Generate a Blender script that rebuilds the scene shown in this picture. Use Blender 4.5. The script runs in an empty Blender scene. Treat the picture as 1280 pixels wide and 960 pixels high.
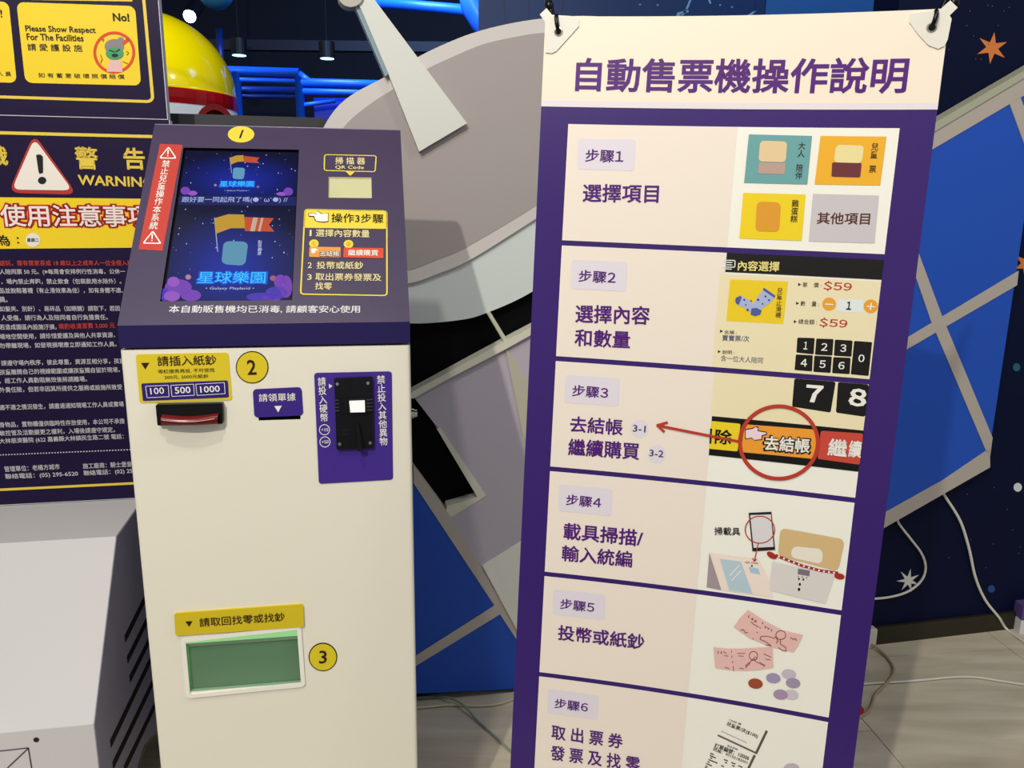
import bpy, bmesh, math, random
from mathutils import Vector, Matrix
random.seed(7)
C = bpy.context.scene.collection
S = bpy.context.scene
# ------------------------------------------------------------ camera
FPX, PITCH, ROLL = 1024.758, 0.221245, 0.010087
EYE = Vector((0, 0, 1.5))
_fw = Vector((0, math.cos(PITCH), -math.sin(PITCH)))
_up = Vector((1, 0, 0)).cross(_fw)
_cr, _sr = math.cos(ROLL), math.sin(ROLL)
RT = _cr * Vector((1, 0, 0)) + _sr * _up
UP = -_sr * Vector((1, 0, 0)) + _cr * _up
FW = _fw
cd = bpy.data.cameras.new('camera')
cd.sensor_width = 36.0
cd.lens = 36.0 * FPX / 1280.0
cam = bpy.data.objects.new('camera', cd)
C.objects.link(cam)
cam.matrix_world = Matrix(((RT.x, UP.x, -FW.x, EYE.x), (RT.y, UP.y, -FW.y, EYE.y), (RT.z, UP.z, -FW.z, EYE.z), (0, 0, 0, 1)))
S.camera = cam
# ------------------------------------------------------------ world, lights, exposure
S.view_settings.view_transform = 'Standard'
S.view_settings.look = 'None'
S.view_settings.exposure = 0.0
S.view_settings.gamma = 1.0
W = bpy.data.worlds.new('world')
S.world = W
W.use_nodes = True
W.node_tree.nodes['Background'].inputs[0].default_value = (0.70, 0.73, 0.78, 1)
W.node_tree.nodes['Background'].inputs[1].default_value = 0.56


def lamp(name, kind, loc, energy, color, size=0.1, target=None, angle=None, blend=0.4):
    l = bpy.data.lights.new(name, kind)
    l.energy = energy
    l.color = color
    if kind == 'AREA':
        l.shape = 'DISK'
        l.size = size
    else:
        l.shadow_soft_size = size
    if kind == 'SPOT':
        l.spot_size = angle
        l.spot_blend = blend
    o = bpy.data.objects.new(name, l)
    C.objects.link(o)
    o.location = loc
    if target is not None:
        o.rotation_euler = (Vector(target) - Vector(loc)).to_track_quat('-Z', 'Y').to_euler()
    return o


lamp('ceiling_spotlight', 'SPOT', (-1.11, -1.54, 3.44), 325, (1.0, 0.94, 0.79), 0.035, (0.25, 1.9, 0.6), math.radians(135), 0.3)
lamp('ceiling_downlight_lamp', 'SPOT', (-0.46, 0.2, 3.45), 85, (1.0, 0.95, 0.82), 0.05, (0.1, 1.7, 0.6), math.radians(125), 0.4)
lamp('ceiling_downlight_lamp', 'AREA', (2.1, 0.9, 3.4), 17, (1.0, 0.94, 0.82), 0.3, (1.3, 2.2, 0.3))  # out-of-view light added to brighten the floor and navy wall
lamp('capsule_fill_light', 'SPOT', (-1.2, 1.9, 3.6), 60, (1.0, 0.96, 0.88), 0.05, (-1.45, 3.3, 2.3), math.radians(40), 0.5)  # unseen spot added to brighten the yellow dome
lamp('playground_blue_lamp', 'AREA', (-0.6, 4.35, 3.3), 130, (0.28, 0.52, 1.0), 1.0, (0, 6.0, 1.8))
lamp('playground_blue_lamp', 'AREA', (1.6, 3.0, 3.3), 7, (0.15, 0.45, 1.0), 0.6, (0.6, 3.7, 2.2))


# ------------------------------------------------------------ materials
def lin(c):
    return c / 12.92 if c <= 0.04045 else ((c + 0.055) / 1.055) ** 2.4


def rgb(h):
    h = h.lstrip('#')
    return tuple(lin(int(h[i:i + 2], 16) / 255) for i in (0, 2, 4)) + (1.0,)


_m = {}


def mat(h, rough=0.5, metal=0.0, emit=0.0, noise=0.0, scale=200.0, bump=0.0, alpha=1.0, spec=0.3, trans=0.0):
    key = (h, rough, metal, emit, noise, scale, bump, alpha, spec, trans)
    if key in _m:
        return _m[key]
    m = bpy.data.materials.new('mat_' + h.strip('#'))
    m.use_nodes = True
    nt = m.node_tree
    b = nt.nodes['Principled BSDF']
    col = rgb(h)
    b.inputs['Base Color'].default_value = col
    b.inputs['Roughness'].default_value = rough
    b.inputs['Metallic'].default_value = metal
    b.inputs['Specular IOR Level'].default_value = spec
    b.inputs['Alpha'].default_value = alpha
    b.inputs['Transmission Weight'].default_value = trans
    if emit:
        b.inputs['Base Color'].default_value = (0.01, 0.01, 0.01, 1)
        b.inputs['Emission Color'].default_value = col
        b.inputs['Emission Strength'].default_value = emit
    if noise or bump:
        tc = nt.nodes.new('ShaderNodeTexCoord')
        n = nt.nodes.new('ShaderNodeTexNoise')
        n.inputs['Scale'].default_value = scale
        n.inputs['Detail'].default_value = 4
        nt.links.new(tc.outputs['Object'], n.inputs['Vector'])
        if noise:
            mx = nt.nodes.new('ShaderNodeMix')
            mx.data_type = 'RGBA'
            mx.inputs[6].default_value = tuple(c * (1 - noise) for c in col[:3]) + (1,)
            mx.inputs[7].default_value = tuple(min(1, c * (1 + noise)) for c in col[:3]) + (1,)
            nt.links.new(n.outputs['Fac'], mx.inputs[0])
            nt.links.new(mx.outputs[2], b.inputs['Base Color'])
        if bump:
            bp = nt.nodes.new('ShaderNodeBump')
            bp.inputs['Strength'].default_value = bump
            bp.inputs['Distance'].default_value = 0.001
            nt.links.new(n.outputs['Fac'], bp.inputs['Height'])
            nt.links.new(bp.outputs['Normal'], b.inputs['Normal'])
    _m[key] = m
    return m


# ------------------------------------------------------------ geometry helpers
def ray(px, py):
    return (RT * ((px - 640) / FPX) + UP * ((480 - py) / FPX) + FW).normalized()


def hitp(p, P0, N):
    d = ray(*p)
    return EYE + d * ((P0 - EYE).dot(N) / d.dot(N))


def at(px, py, y):
    """point on the ray at world depth y"""
    d = ray(px, py)
    return EYE + d * (y / d.y)


class Surf:
    """a printable sheet: u to its right, v down, h out towards its front"""

    def __init__(s, O, U, V, k=0.0, w=0.6):
        s.O, s.U, s.V, s.k, s.w = O, U, V, k, w
        s.N = -(U.cross(V)).normalized()          # towards the front

    def pt(s, u, v, h=0.0):
        return s.O + s.U * u + s.V * v + s.N * (h - s.k * u * (s.w - u))

    def inv(s, p):
        d = ray(*p)
        u = 0.0
        for _ in range(8 if s.k else 1):
            P0 = s.O - s.N * (s.k * u * (s.w - u))
            X = EYE + d * ((P0 - EYE).dot(s.N) / d.dot(s.N)) - P0
            u, v = X.dot(s.U), X.dot(s.V)
        return (u, v)

    def px(s, p):
        a, b = s.inv(p), s.inv((p[0] + 1, p[1]))
        return math.hypot(a[0] - b[0], a[1] - b[1])


def mk(name, verts, faces, m, parent=None, smooth=False):
    me = bpy.data.meshes.new(name)
    me.from_pydata([tuple(v) for v in verts], [], faces)
    if m:
        me.materials.append(m)
    if smooth:
        for p in me.polygons:
            p.use_smooth = True
    o = bpy.data.objects.new(name, me)
    C.objects.link(o)
    if parent:
        o.parent = parent
        o.matrix_parent_inverse = parent.matrix_world.inverted()
    return o


def empty(name, loc, label, cat, group=None):
    o = bpy.data.objects.new(name, None)
    C.objects.link(o)
    o.empty_display_size = 0.05
    o.location = loc
    o.matrix_world = Matrix.Translation(loc)
    tag(o, label, cat, group)
    return o


def tag(o, label=None, cat=None, group=None, kind=None):
    if label: o['label'] = label
    if cat: o['category'] = cat
    if group: o['group'] = group
    if kind: o['kind'] = kind
    return o


def tri(pts):
    """triangulate a simple 2D polygon, possibly concave"""
    from mathutils.geometry import tessellate_polygon
    return [tuple(t) for t in tessellate_polygon([[Vector((p[0], p[1], 0)) for p in pts]])]


def uvpoly(sf, name, uv, m, h, parent):
    return mk(name, [sf.pt(u, v, h) for u, v in uv], tri(uv), m, parent)


def poly(sf, name, pxs, m, h, parent):
    return uvpoly(sf, name, [sf.inv(p) for p in pxs], m, h, parent)


def prism_uv(sf, name, uv, m, h0, h1, parent):
    n = len(uv)
    vs = [sf.pt(u, v, h1) for u, v in uv] + [sf.pt(u, v, h0) for u, v in uv]
    t = tri(uv)
    fs = list(t) + [tuple(n + i for i in reversed(f)) for f in t]
    fs += [(i, (i + 1) % n, n + (i + 1) % n, n + i) for i in range(n)]
    o = mk(name, vs, fs, m, parent)
    bm = bmesh.new(); bm.from_mesh(o.data)
    bmesh.ops.recalc_face_normals(bm, faces=bm.faces); bm.to_mesh(o.data); bm.free()
    return o


def prism(sf, name, pxs, m, h0, h1, parent):
    return prism_uv(sf, name, [sf.inv(p) for p in pxs], m, h0, h1, parent)


def rr_cols(w, hh, r, n=6, mid=4):
    r = min(r, w / 2.001, hh / 2.001)
    xs = []
    for i in range(n + 1):
        a = math.pi / 2 * i / n
        xs.append((r - r * math.cos(a), r - r * math.sin(a)))
    for i in range(1, mid):
        xs.append((r + (w - 2 * r) * i / mid, 0))
    xs += [(w - x, y) for x, y in reversed(xs[:n + 1])]
    return [(x, y, hh - y) for x, y in xs]


def rquv(sf, name, q, r, m, h, parent, mid=6, back=None):
    """rounded quad from four uv corners TL TR BR BL"""
    w = math.dist(q[0], q[1]); hh = math.dist(q[0], q[3])
    cols = rr_cols(w, hh, r, 5, mid)

    def bl(x, y):
        a, b = x / w, y / hh
        return tuple((1 - b) * ((1 - a) * q[0][i] + a * q[1][i]) + b * ((1 - a) * q[3][i] + a * q[2][i]) for i in (0, 1))
    top = [bl(x, a) for x, a, b in cols]
    bot = [bl(x, b) for x, a, b in cols]
    n = len(cols)
    vs = [sf.pt(u, v, h) for u, v in top + bot]
    fs = [(i, i + 1, n + i + 1, n + i) for i in range(n - 1)]
    if back is not None:
        vs += [sf.pt(u, v, back) for u, v in top + bot]
        loop = list(range(n)) + list(range(2 * n - 1, n - 1, -1))
        for i in range(len(loop)):
            a, b = loop[i], loop[(i + 1) % len(loop)]
            fs.append((a, b, 2 * n + b, 2 * n + a))
        fs += [(2 * n + i, 3 * n + i, 3 * n + i + 1, 2 * n + i + 1) for i in range(n - 1)]
    return mk(name, vs, fs, m, parent)


def rq(sf, name, q, rpx, m, h, parent, mid=6, back=None):
    return rquv(sf, name, [sf.inv(p) for p in q], rpx * sf.px(q[0]), m, h, parent, mid, back)


def rframe(sf, name, q, rpx, wpx, m, h, parent, back=None):
    """rounded outline"""
    uv = [sf.inv(p) for p in q]
    s = sf.px(q[0])
    w = math.dist(uv[0], uv[1]); hh = math.dist(uv[0], uv[3])

    def ringpts(ins, r):
        out = []
        for cx, cy, a0 in ((w - ins - r, ins + r, -90), (w - ins - r, hh - ins - r, 0), (ins + r, hh - ins - r, 90), (ins + r, ins + r, 180)):
            for i in range(6):
                a = math.radians(a0 + 18 * i)
                x, y = cx + r * math.cos(a), cy + r * math.sin(a)
                A, B = x / w, y / hh
                out.append(tuple((1 - B) * ((1 - A) * uv[0][k] + A * uv[1][k]) + B * ((1 - A) * uv[3][k] + A * uv[2][k]) for k in (0, 1)))
        return out
    a = ringpts(0, rpx * s)
    b = ringpts(wpx * s, max(0.0001, (rpx - wpx) * s))
    n = len(a)
    vs = [sf.pt(u, v, h) for u, v in a + b]
    fs = [(i, (i + 1) % n, n + (i + 1) % n, n + i) for i in range(n)]
    if back is not None:
        vs += [sf.pt(u, v, back) for u, v in a + b]
        fs += [(i, 2 * n + i, 2 * n + (i + 1) % n, (i + 1) % n) for i in range(n)]
        fs += [(n + i, n + (i + 1) % n, 3 * n + (i + 1) % n, 3 * n + i) for i in range(n)]
    return mk(name, vs, fs, m, parent)


def disc(sf, name, c, rx, ry, m, h, parent, n=28, back=None, rot=0.0):
    cr, sr = math.cos(math.radians(rot)), math.sin(math.radians(rot))
    pts = []
    for i in range(n):
        a = 2 * math.pi * i / n
        x, y = rx * math.cos(a), ry * math.sin(a)
        pts.append(sf.inv((c[0] + x * cr - y * sr, c[1] + x * sr + y * cr)))
    if back is not None:
        return prism_uv(sf, name, pts, m, back, h, parent)
    return mk(name, [sf.pt(u, v, h) for u, v in pts], [tuple(range(n))], m, parent)


def ring(sf, name, c, rx, ry, w, m, h, parent, n=40):
    a = [sf.inv((c[0] + rx * math.cos(2 * math.pi * i / n), c[1] + ry * math.sin(2 * math.pi * i / n))) for i in range(n)]
    b = [sf.inv((c[0] + (rx - w) * math.cos(2 * math.pi * i / n), c[1] + (ry - w) * math.sin(2 * math.pi * i / n))) for i in range(n)]
    vs = [sf.pt(u, v, h) for u, v in a + b]
    return mk(name, vs, [(i, (i + 1) % n, n + (i + 1) % n, n + i) for i in range(n)], m, parent)


def strokes(sf, name, lines, wpx, m, h, parent):
    """several pixel polylines as flat ribbons, one mesh"""
    vs, fs = [], []
    for ln in lines:
        w = wpx * sf.px(ln[0]) / 2
        p = [Vector(sf.inv(q)) for q in ln]
        for a, b in zip(p[:-1], p[1:]):
            d = (b - a)
            if d.length < 1e-9: continue
            d.normalize(); n = Vector((-d.y, d.x)) * w; e = d * w * 0.5
            k = len(vs)
            for q in (a - e + n, b + e + n, b + e - n, a - e - n):
                vs.append(sf.pt(q.x, q.y, h))
            fs.append((k, k + 1, k + 2, k + 3))
    return mk(name, vs, fs, m, parent)


def polys(sf, name, plist, m, h, parent):
    vs, fs = [], []
    for pl in plist:
        uv = [sf.inv(p) for p in pl]
        k = len(vs)
        vs += [sf.pt(u, v, h) for u, v in uv]
        fs += [tuple(k + i for i in t) for t in tri(uv)]
    return mk(name, vs, fs, m, parent)


_tc = {}


def glyphs(s, bold=0.0):
    """glyph outline mesh; bold adds a ribbon of that half-width along every outline"""
    if s[0] != '~' and bold <= 0.045: bold = bold * 0.75
    key = (s, bold)
    if key in _tc:
        return _tc[key]
    if s[0] == '~':                    # tight setting, glyph next to glyph
        G, F, x = [], [], 0.0
        for ch in s[1:]:
            g, f = glyphs(ch, bold)
            a = min(p[0] for p in g); k = len(G)
            G += [(p[0] - a + x, p[1], p[2]) for p in g]
            F += [tuple(k + i for i in q) for q in f]
            x += max(p[0] for p in g) - a + 0.07
        _tc[key] = (G, F)
        return G, F
    cu = bpy.data.curves.new('lettering', 'FONT')
    cu.body = s
    cu.resolution_u = 2
    o = bpy.data.objects.new('lettering', cu)
    me = bpy.data.meshes.new_from_object(o)
    g = [(v.co.x, v.co.y, 0) for v in me.vertices]
    f = [tuple(p.vertices) for p in me.polygons]
    bpy.data.objects.remove(o); bpy.data.curves.remove(cu); bpy.data.meshes.remove(me)
    if bold > 0 and g:
        cnt = {}
        for p in f:
            for i in range(len(p)):
                e = (p[i], p[(i + 1) % len(p)])
                k = (min(e), max(e)); cnt[k] = cnt.get(k, 0) + 1
        for (i, j), c in cnt.items():
            if c != 1: continue
            x0, y0, _ = g[i]; x1, y1, _ = g[j]
            L = math.hypot(x1 - x0, y1 - y0)
            if L < 1e-6: continue
            dx, dy = (x1 - x0) / L * bold, (y1 - y0) / L * bold
            k = len(g)
            for ex, sx in ((-.5, 1), (.5, 1), (.5, -1), (-.5, -1)):
                bx, by = (x0, y0) if ex < 0 else (x1, y1)
                q = .8 if ex > 0 else -.8
                g.append((bx + dx * q - dy * sx, by + dy * q + dx * sx, 1))
            f.append((k, k + 1, k + 2, k + 3))
    _tc[key] = (g, f)
    return g, f


TL_ = 0.00006      # the ribbons lie a hair above the fills


def textpart(sf, items, m, h, parent, name='lettering'):
    """items: (string, left px, right px, height px, bold) laid between two baseline points; one mesh"""
    if len(items) > 1:
        for it in items:
            last = textpart(sf, [it], m, h, parent, name)
        return last
    vs, fs = [], []
    for it in items:
        s, L, R, hp = it[:4]
        bold = it[4] if len(it) > 4 else 0.0
        g, f = glyphs(s, bold)
        if not g: continue
        x0 = min(p[0] for p in g); x1 = max(p[0] for p in g); y0 = min(p[1] for p in g); y1 = max(p[1] for p in g)
        a, b = Vector(sf.inv(L)), Vector(sf.inv(R))
        up = Vector(sf.inv((L[0], L[1] - hp))) - a
        U = (b - a); hgt = up.length
        n = Vector((U.y, -U.x)).normalized() * hgt
        k = len(vs)
        for x, y, w_ in g:
            q = a + U * ((x - x0) / (x1 - x0)) + n * ((y - y0) / (y1 - y0))
            vs.append(sf.pt(q.x, q.y, h + TL_ * w_))
        fs += [tuple(k + i for i in t) for t in f]
    return mk(name, vs, fs, m, parent)


def vtextpart(sf, items, m, h, parent, name='lettering'):
    """items: (string, top-centre px, bottom-centre px, width px, bold): one glyph cell under the other"""
    if len(items) > 1:
        for it in items:
            last = vtextpart(sf, [it], m, h, parent, name)
        return last
    vs, fs = [], []
    for s, A, B, wp, bold in items:
        bold *= 0.6
        a, b = Vector(sf.inv(A)), Vector(sf.inv(B))
        D = (b - a) / len(s)
        r = Vector(sf.inv((A[0] + wp / 2, A[1]))) - Vector(sf.inv((A[0] - wp / 2, A[1])))
        wd = Vector((D.y, -D.x)).normalized() * r.length
        for i, ch in enumerate(s):
            g, f = glyphs(ch, bold)
            k = len(vs)
            o = a + D * i
            for x, y, w_ in g:
                q = o + wd * (x - 0.5) + D * (0.88 - y)
                vs.append(sf.pt(q.x, q.y, h + TL_ * w_))
            fs += [tuple(k + j for j in t) for t in f]
    return mk(name, vs, fs, m, parent)


def tube(name, pts, r, m, parent=None, seg=8, smooth_path=3):
    P = [Vector(p) for p in pts]
    if smooth_path > 1 and len(P) > 2:
        Q = []
        for i in range(len(P) - 1):
            p0 = P[max(i - 1, 0)]; p1 = P[i]; p2 = P[i + 1]; p3 = P[min(i + 2, len(P) - 1)]
            for j in range(smooth_path * 2):
                t = j / (smooth_path * 2)
                Q.append(0.5 * ((2 * p1) + (p2 - p0) * t + (2 * p0 - 5 * p1 + 4 * p2 - p3) * t * t + (3 * p1 - p0 - 3 * p2 + p3) * t ** 3))
        Q.append(P[-1]); P = Q
    vs, fs = [], []
    ref = Vector((0.13, 0.21, 1))
    for i, p in enumerate(P):
        d = (P[min(i + 1, len(P) - 1)] - P[max(i - 1, 0)]).normalized()
        a = d.cross(ref)
        if a.length < 0.05: a = d.cross(Vector((1, 0, 0)))
        a.normalize(); b = d.cross(a)
        for k in range(seg):
            t = 2 * math.pi * k / seg
            vs.append(p + a * (r * math.cos(t)) + b * (r * math.sin(t)))
    for i in range(len(P) - 1):
        for k in range(seg):
            fs.append((i * seg + k, i * seg + (k + 1) % seg, (i + 1) * seg + (k + 1) % seg, (i + 1) * seg + k))
    fs.append(tuple(range(seg))); fs.append(tuple((len(P) - 1) * seg + k for k in reversed(range(seg))))
    o = mk(name, vs, fs, m, parent, smooth=True)
    return o


def lathe(name, c, axis, prof, m, parent=None, seg=32, closed=True):
    """prof: (distance along axis, radius)"""
    axis = Vector(axis).normalized()
    a = axis.cross(Vector((0.3, 0.1, 1)) if abs(axis.z) < 0.9 else Vector((1, 0, 0))).normalized(); b = axis.cross(a)
    vs, fs = [], []
    for d, r in prof:
        for k in range(seg):
            t = 2 * math.pi * k / seg
            vs.append(c + axis * d + a * (r * math.cos(t)) + b * (r * math.sin(t)))
    for i in range(len(prof) - 1):
        for k in range(seg):
            fs.append((i * seg + k, i * seg + (k + 1) % seg, (i + 1) * seg + (k + 1) % seg, (i + 1) * seg + k))
    if closed:
        fs.append(tuple(range(seg))); fs.append(tuple((len(prof) - 1) * seg + k for k in range(seg)))
    return mk(name, vs, fs, m, parent, smooth=len(prof) > 4)


def box(name, O, A, B, D, m, parent=None, bev=0.0):
    """box from a corner and three edge vectors"""
    vs = [O, O + A, O + A + B, O + B, O + D, O + A + D, O + A + B + D, O + B + D]
    fs = [(0, 3, 2, 1), (4, 5, 6, 7), (0, 1, 5, 4), (1, 2, 6, 5), (2, 3, 7, 6), (3, 0, 4, 7)]
    o = mk(name, vs, fs, m, parent)
    bm = bmesh.new(); bm.from_mesh(o.data)
    bmesh.ops.recalc_face_normals(bm, faces=bm.faces)
    if bev:
        bmesh.ops.bevel(bm, geom=list(bm.edges), offset=bev, segments=2, affect='EDGES')
    bm.to_mesh(o.data); bm.free()
    return o


def holed(sf, name, w, hh, holes, m, h, parent, u0=0.0, depth=0.02, inner=None):
    """flat plate with rectangular holes and recess walls (inner material) - uv holes (ua,va,ub,vb)"""
    us = sorted({u0, w} | {x for q in holes for x in (q[0], q[2])})
    vv = sorted({0.0, hh} | {x for q in holes for x in (q[1], q[3])})
    vs, fs = [], []
    for i in range(len(us) - 1):
        for j in range(len(vv) - 1):
            cu, cv = (us[i] + us[i + 1]) / 2, (vv[j] + vv[j + 1]) / 2
            if any(q[0] < cu < q[2] and q[1] < cv < q[3] for q in holes): continue
            k = len(vs)
            vs += [sf.pt(us[i], vv[j], h), sf.pt(us[i + 1], vv[j], h), sf.pt(us[i + 1], vv[j + 1], h), sf.pt(us[i], vv[j + 1], h)]
            fs.append((k, k + 1, k + 2, k + 3))
    return mk(name, vs, fs, m, parent)


def recess(sf, name, q, d, m, parent, h=0.0):
    ua, va, ub, vb = q
    vs = [sf.pt(u, v, t) for t in (h, -d) for u, v in ((ua, va), (ub, va), (ub, vb), (ua, vb))]
    fs = [(0, 4, 5, 1), (1, 5, 6, 2), (2, 6, 7, 3), (3, 7, 4, 0), (4, 7, 6, 5)]
    return mk(name, vs, fs, m, parent)


X, Y, Z = Vector((1, 0, 0)), Vector((0, 1, 0)), Vector((0, 0, 1))

# ============================================================ THE SETTING
WY, WD = 0.215598, 2.322661
UL = Vector((math.cos(WY), math.sin(WY), 0)); NL = Vector((-math.sin(WY), math.cos(WY), 0))
WALL = Surf(Vector((0, WD, 0)), UL, -Z)                 # face of the low dark wall, v negative upwards
navy = mat('#101a38', 0.55, noise=0.15, scale=3)
black = mat('#07080d', 0.5)
u_step = WALL.inv((1124, 2))[0]
wall_m = box('wall_middle', WALL.pt(-3.2, 0), UL * (3.2 + u_step), NL * 0.12, Z * 1.685, mat('#040509', 0.6, spec=0.1))
tag(wall_m, kind='structure', label='low black partition wall behind the satellite board')
capm = box('wall_ledge', WALL.pt(-3.2, -1.66, 0.012), UL * 2.7, NL * 0.144, Z * 0.04, mat('#37363c', 0.5), wall_m)
wall_r = box('wall_right', WALL.pt(u_step, 0), UL * 1.72, NL * 0.12, Z * 3.6, mat('#081030', 0.6, noise=0.2, scale=2, spec=0.1))
tag(wall_r, kind='structure', label='tall navy wall printed with stars')
bb = box('baseboard_right', WALL.pt(u_step - 0.35, 0, 0.014), UL * 2.07, NL * 0.013, Z * 0.066, mat('#2a261b', 0.45))
tag(bb, kind='structure')


def star(sf, c, ro, ri, n, rot, m, parent, name='printed_star', h=0.0008):
    p = []
    for i in range(2 * n):
        a = math.radians(rot) + math.pi * i / n
        r = ro if i % 2 == 0 else ri
        p.append((c[0] + r * math.sin(a), c[1] - r * math.cos(a)))
    return poly(sf, name, p, m, h, parent)


star(WALL, (1240, 60), 20, 7.5, 6, 8, mat('#d07838'), wall_r)
star(WALL, (1135.5, 725.5), 15, 5.0, 7, 10, mat('#d8d8d4'), wall_r)
star(WALL, (1283, 330), 17, 7, 6, 8, mat('#d07838'), wall_r)
disc(WALL, 'printed_dot', (1272, 609), 5.2, 5.5, mat('#d3dae0'), 0.0008, wall_r)
disc(WALL, 'printed_dot', (1239, 736), 4.5, 4.5, mat('#1d4a86'), 0.0008, wall_r)
disc(WALL, 'printed_dot', (1270.5, 459), 4.5, 5, mat('#12607a'), 0.0008, wall_r)
for i in range(26):
    disc(WALL, 'printed_dot', (random.uniform(1180, 1279), random.choice([random.uniform(2, 80), random.uniform(600, 750)])), 0.8, 0.8, mat('#40507a'), 0.0008, wall_r, n=6)

# floor
fl = mk('floor', [(-6, -3, -0.004), (7, -3, -0.004), (7, 9, -0.004), (-6, 9, -0.004)], [(0, 1, 2, 3)], mat('#3a372f', 0.7))
tag(fl, kind='structure')


def floor_mat():
    m = bpy.data.materials.new('tile_stone'); m.use_nodes = True
    nt = m.node_tree; b = nt.nodes['Principled BSDF']
    tc = nt.nodes.new('ShaderNodeTexCoord'); mp = nt.nodes.new('ShaderNodeMapping')
    mp.inputs['Rotation'].default_value = (0, 0, math.radians(-14))
    mp.inputs['Scale'].default_value = (1.0, 7, 1)
    n = nt.nodes.new('ShaderNodeTexNoise'); n.inputs['Scale'].default_value = 2.2; n.inputs['Detail'].default_value = 6; n.inputs['Distortion'].default_value = 0.4
    cr = nt.nodes.new('ShaderNodeValToRGB')
    cr.color_ramp.elements[0].position = 0.3; cr.color_ramp.elements[0].color = rgb('#beb39c')
    cr.color_ramp.elements[1].position = 0.72; cr.color_ramp.elements[1].color = rgb('#e0d6c0')
    nt.links.new(tc.outputs['Object'], mp.inputs[0]); nt.links.new(mp.outputs[0], n.inputs[0])
    nt.links.new(n.outputs['Fac'], cr.inputs[0]); nt.links.new(cr.outputs[0], b.inputs['Base Color'])
    b.inputs['Roughness'].default_value = 0.42
    return m


fm = floor_mat()
fd = Vector((math.cos(math.radians(-83.4)), math.sin(math.radians(-83.4)), 0)); fn = Vector((-fd.y, fd.x, 0))
TW, TL = 0.718, 0.75
for i in range(-4, 4):
    for j in range(-2, 5):
        o0 = 1.296 + TW * i
        s0 = -2.2 + TL * (j + (0.5 if i % 2 else 0)) - 0.9
        c = fn * (o0 + TW / 2) + fd * (s0 + TL / 2)
        if c.y < 0.3 or c.y > 3.2: continue
        A = fn * (o0 + 0.0015) + fd * (s0 + 0.0015)
        box('floor_tile', A - Z * 0.004, fn * (TW - 0.003), fd * (TL - 0.003), Z * 0.004, fm, fl)

ce = mk('ceiling', [(-7, 1.5, 3.7), (7, 1.5, 3.7), (7, 9.2, 3.7), (-7, 9.2, 3.7)], [(0, 3, 2, 1)], mat('#0a0b12', 0.8))
tag(ce, kind='structure')
wb = box('wall_back', Vector((-7, 9, 0)), X * 14, Y * 0.1, Z * 3.8, mat('#0a1024', 0.7, noise=0.3, scale=1.5))
tag(wb, kind='structure')
tr1 = box('trim_1', at(200, 58, 6.3) + Vector((-1.2, 0.1, 0)), X * 4.2, Y * 0.08, Z * 0.07, mat('#08081a', 0.6))
tag(tr1, kind='structure', label='dark beam carrying the downlights')

# ============================================================ SATELLITE BOARD
BT = 0.05
WS = Surf(Vector((0, WD, 0)) - NL * BT, UL, -Z)
sat = empty('satellite_board', WS.pt(0.1, 0), 'large cut-out board of a satellite with grey dish and blue solar panels on the wall', 'board')
g_ring, g_dish, g_low = mat('#d2cccb', 0.6), mat('#a8a0a0', 0.6), mat('#d4dcdc', 0.55)
g_body, g_bar, g_strip = mat('#b9b3c2', 0.6), mat('#d8d7c8', 0.55), mat('#bdb5ae', 0.6)
g_blue, g_white = mat('#1c50bc', 0.5), mat('#e6e6e0', 0.55)


def smooth_px(P, n=5, closed=True):
    out = []
    N = len(P)
    for i in range(N):
        p0, p1, p2, p3 = (P[(i + k) % N] for k in (-1, 0, 1, 2))
        for j in range(n):
            t = j / n
            out.append(tuple(0.5 * (2 * p1[c] + (p2[c] - p0[c]) * t + (2 * p0[c] - 5 * p1[c] + 4 * p2[c] - p3[c]) * t * t + (3 * p1[c] - p0[c] - 3 * p2[c] + p3[c]) * t ** 3) for c in (0, 1)))
    return out


# lower shell, then dish rim, then dish face: each its own piece, the nearer ones proud
prism(WS, 'dish_shell', smooth_px([(400, 250), (425, 345), (470, 396), (513, 405), (574, 401), (610, 391.5), (667, 365), (745, 312), (815, 235), (850, 150), (840, 90), (780, 60), (600, 100), (440, 170)]), g_low, -BT * 0.9, -0.012, sat)
prism(WS, 'dish_rim', smooth_px([(404, 160), (432, 124), (485, 94), (521, 72), (558, 54), (595, 40), (637, 29.5), (680, 23), (740, 20), (800, 30), (838, 60), (838, 110), (800, 170), (740, 228), (669, 274), (589, 324), (550, 341), (510, 354), (460, 352), (412, 325), (388, 270), (385, 210)]), g_ring, -0.012, 0.0, sat)
prism(WS, 'dish_face', smooth_px([(429, 160), (460, 132), (492, 111), (530, 88), (568, 70), (605, 55), (650, 45), (680, 41), (735, 38), (785, 45), (815, 70), (814, 108), (780, 160), (728, 214), (670, 257), (583, 309), (545, 325), (508, 338), (462, 334), (424, 308), (404, 265), (404, 210)]), g_dish, 0.0, 0.0012, sat)
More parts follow.
